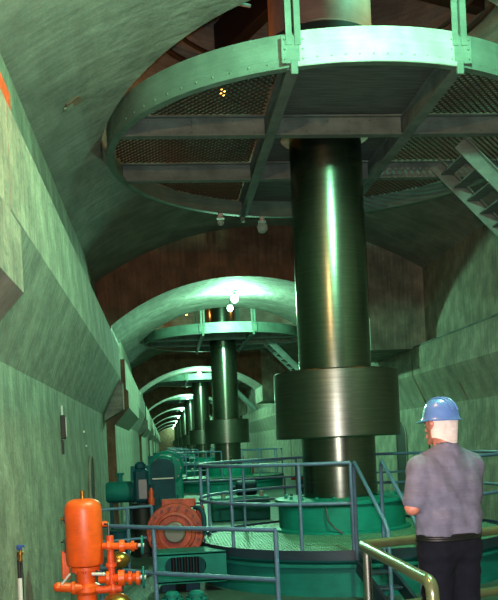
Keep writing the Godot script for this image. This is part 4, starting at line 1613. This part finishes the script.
		var e0: Vector3 = cl.call(i, rows, 0.0); var e1: Vector3 = cl.call(i + 1, rows, 0.0)
		mb.quad(e0, e1, cl.call(i + 1, rows, 0.004), cl.call(i, rows, 0.004), Vector3.DOWN)
	obj("neck_cloth", mb, M.cloth, t)
	# hard hat
	mb = MB.new()
	mb.xf = hx * Transform3D(Basis(Vector3.RIGHT, 0.05) * Basis.from_scale(Vector3(0.88, 0.95, 1.04)), Vector3(0, 0.150, 0.008))
	mb.lathe([[0.108, -0.012], [0.122, -0.016], [0.125, -0.010], [0.112, 0.004], [0.109, 0.03], [0.101, 0.062], [0.085, 0.092], [0.058, 0.112], [0.028, 0.122], [0.0, 0.124]], 40)
	mb.lathe([[0.0, 0.116], [0.055, 0.106], [0.095, 0.06], [0.104, 0.0], [0.108, -0.012]], 40)
	var hat := obj("hard_hat", mb, M.hat, t)
	mb = MB.new()
	mb.xf = hx * Transform3D(Basis(Vector3.RIGHT, 0.05), Vector3(0, 0.150, 0.008))
	for sx in [-0.022, 0.022]:
		var rp := []
		for i in 13:
			var a := lerpf(0.35, PI - 0.35, float(i) / 12)
			rp.append(Vector3(sx, sin(a) * 0.121 , cos(a) * 0.122))
		mb.tube(rp, 0.006, 6)
	obj("ridge", mb, M.hat, hat)
	mb = MB.new()
	mb.xf = hx
	for i in 10:
		var a0 := -PI + PI * i / 10.0; var a1 := -PI + PI * (i + 1) / 10.0
		var f0 := sin(-a0); var f1 := sin(-a1)
		var P0 := Vector3(cos(a0) * 0.115, 0.142, 0.008 + sin(a0) * 0.13); var P1 := Vector3(cos(a1) * 0.115, 0.142, 0.008 + sin(a1) * 0.13)
		var Q0 := Vector3(cos(a0) * 0.118, 0.134, 0.008 + sin(a0) * (0.13 + 0.05 * f0)); var Q1 := Vector3(cos(a1) * 0.118, 0.134, 0.008 + sin(a1) * (0.13 + 0.05 * f1))
		mb.quad(P0, P1, Q1, Q0, Vector3.UP)
		var u := Vector3(0, -0.004, 0)
		mb.quad(P0 + u, P1 + u, Q1 + u, Q0 + u, Vector3.DOWN)
		mb.quad(Q0, Q1, Q1 + u, Q0 + u, Vector3(0, 0, -1))
	obj("peak", mb, M.hat, hat)

# ---------------------------------------------------------------- machines on the floor between the units
func build_between() -> void:
	var on := ["first and second", "second and third", "third and fourth"]
	for k in 3:
		var z := ZS + 8.6 + BAY * k
		var t := thing("oil_pump_set", "low green oil pump set with a dark motor between the %s shafts" % on[k], "machine", P(1.9, YF, z))
		var mb := MB.new()
		mb.box(Vector3(0, 0.3, 0), Vector3(1.5, 0.6, 0.9), 0.03)
		obj("oil_sump", mb, M.teal2, t)
		mb = MB.new()
		mb.xf = Transform3D(Basis(Vector3.BACK, PI / 2), Vector3(0.45, 0.82, 0.1))
		mb.lathe([[0, 0], [0.16, 0], [0.2, 0.04], [0.2, 0.5], [0.15, 0.55], [0.06, 0.56], [0.06, 0.7], [0, 0.7]], 24)
		mb.xf = Transform3D.IDENTITY
		obj("motor", mb, M.tealdark, t)
		for x in [-0.45, 0.55]:
			mb = MB.new()
			mb.xf = Transform3D(Basis.IDENTITY, Vector3(x, 0.6, 0.3))
			mb.lathe([[0.0, 0.0], [0.06, 0.0], [0.06, 0.12], [0.03, 0.16], [0.0, 0.16]], 12)
			obj("filler_cap", mb, M.white, t)
		t = thing("valve_rack", "red valve rack on steel legs by the right side between the %s shafts" % on[k], "valve", P(4.05, YF, z + 0.4))
		for x in [-0.4, 0.4]:
			mb = MB.new()
			mb.box(Vector3(x, 0.5, 0), Vector3(0.06, 1.0, 0.06), 0.006)
			obj("leg", mb, M.tealdark, t)
		mb = MB.new()
		mb.tube([Vector3(-0.7, 1.0, 0), Vector3(0.7, 1.0, 0), Vector3(0.8, 0.9, 0), Vector3(0.8, 0.0, 0)], 0.06, 12)
		obj("manifold", mb, M.red, t)
		for x in [-0.5, -0.1, 0.3]:
			mb = MB.new()
			mb.xf = Transform3D(Basis.IDENTITY, Vector3(x, 1.05, 0))
			mb.lathe([[0, 0], [0.07, 0], [0.07, 0.06], [0.03, 0.08], [0.02, 0.16], [0.08, 0.17], [0.08, 0.19], [0, 0.2]], 14)
			obj("valve", mb, M.orange2, t)
		t = thing("control_desk", "dark teal control desk by the left wall between the %s shafts" % on[k], "cabinet", P(-0.55, YF, z + 1.0))
		mb = MB.new()
		mb.xf = Transform3D(Basis(Vector3.UP, PI / 2), Vector3.ZERO)
		mb.prism(PackedVector2Array([Vector2(-0.4, 0), Vector2(0.4, 0), Vector2(0.4, 1.5), Vector2(0.1, 1.5), Vector2(-0.4, 1.0)]), -0.4, 0.4)
		mb.xf = Transform3D.IDENTITY
		obj("body", mb, M.tealdark, t)
		mb = MB.new()
		mb.box(Vector3(0.0, 0.6, 0.405), Vector3(0.6, 0.7, 0.015), 0.004)
		obj("door", mb, M.tealdark, t)
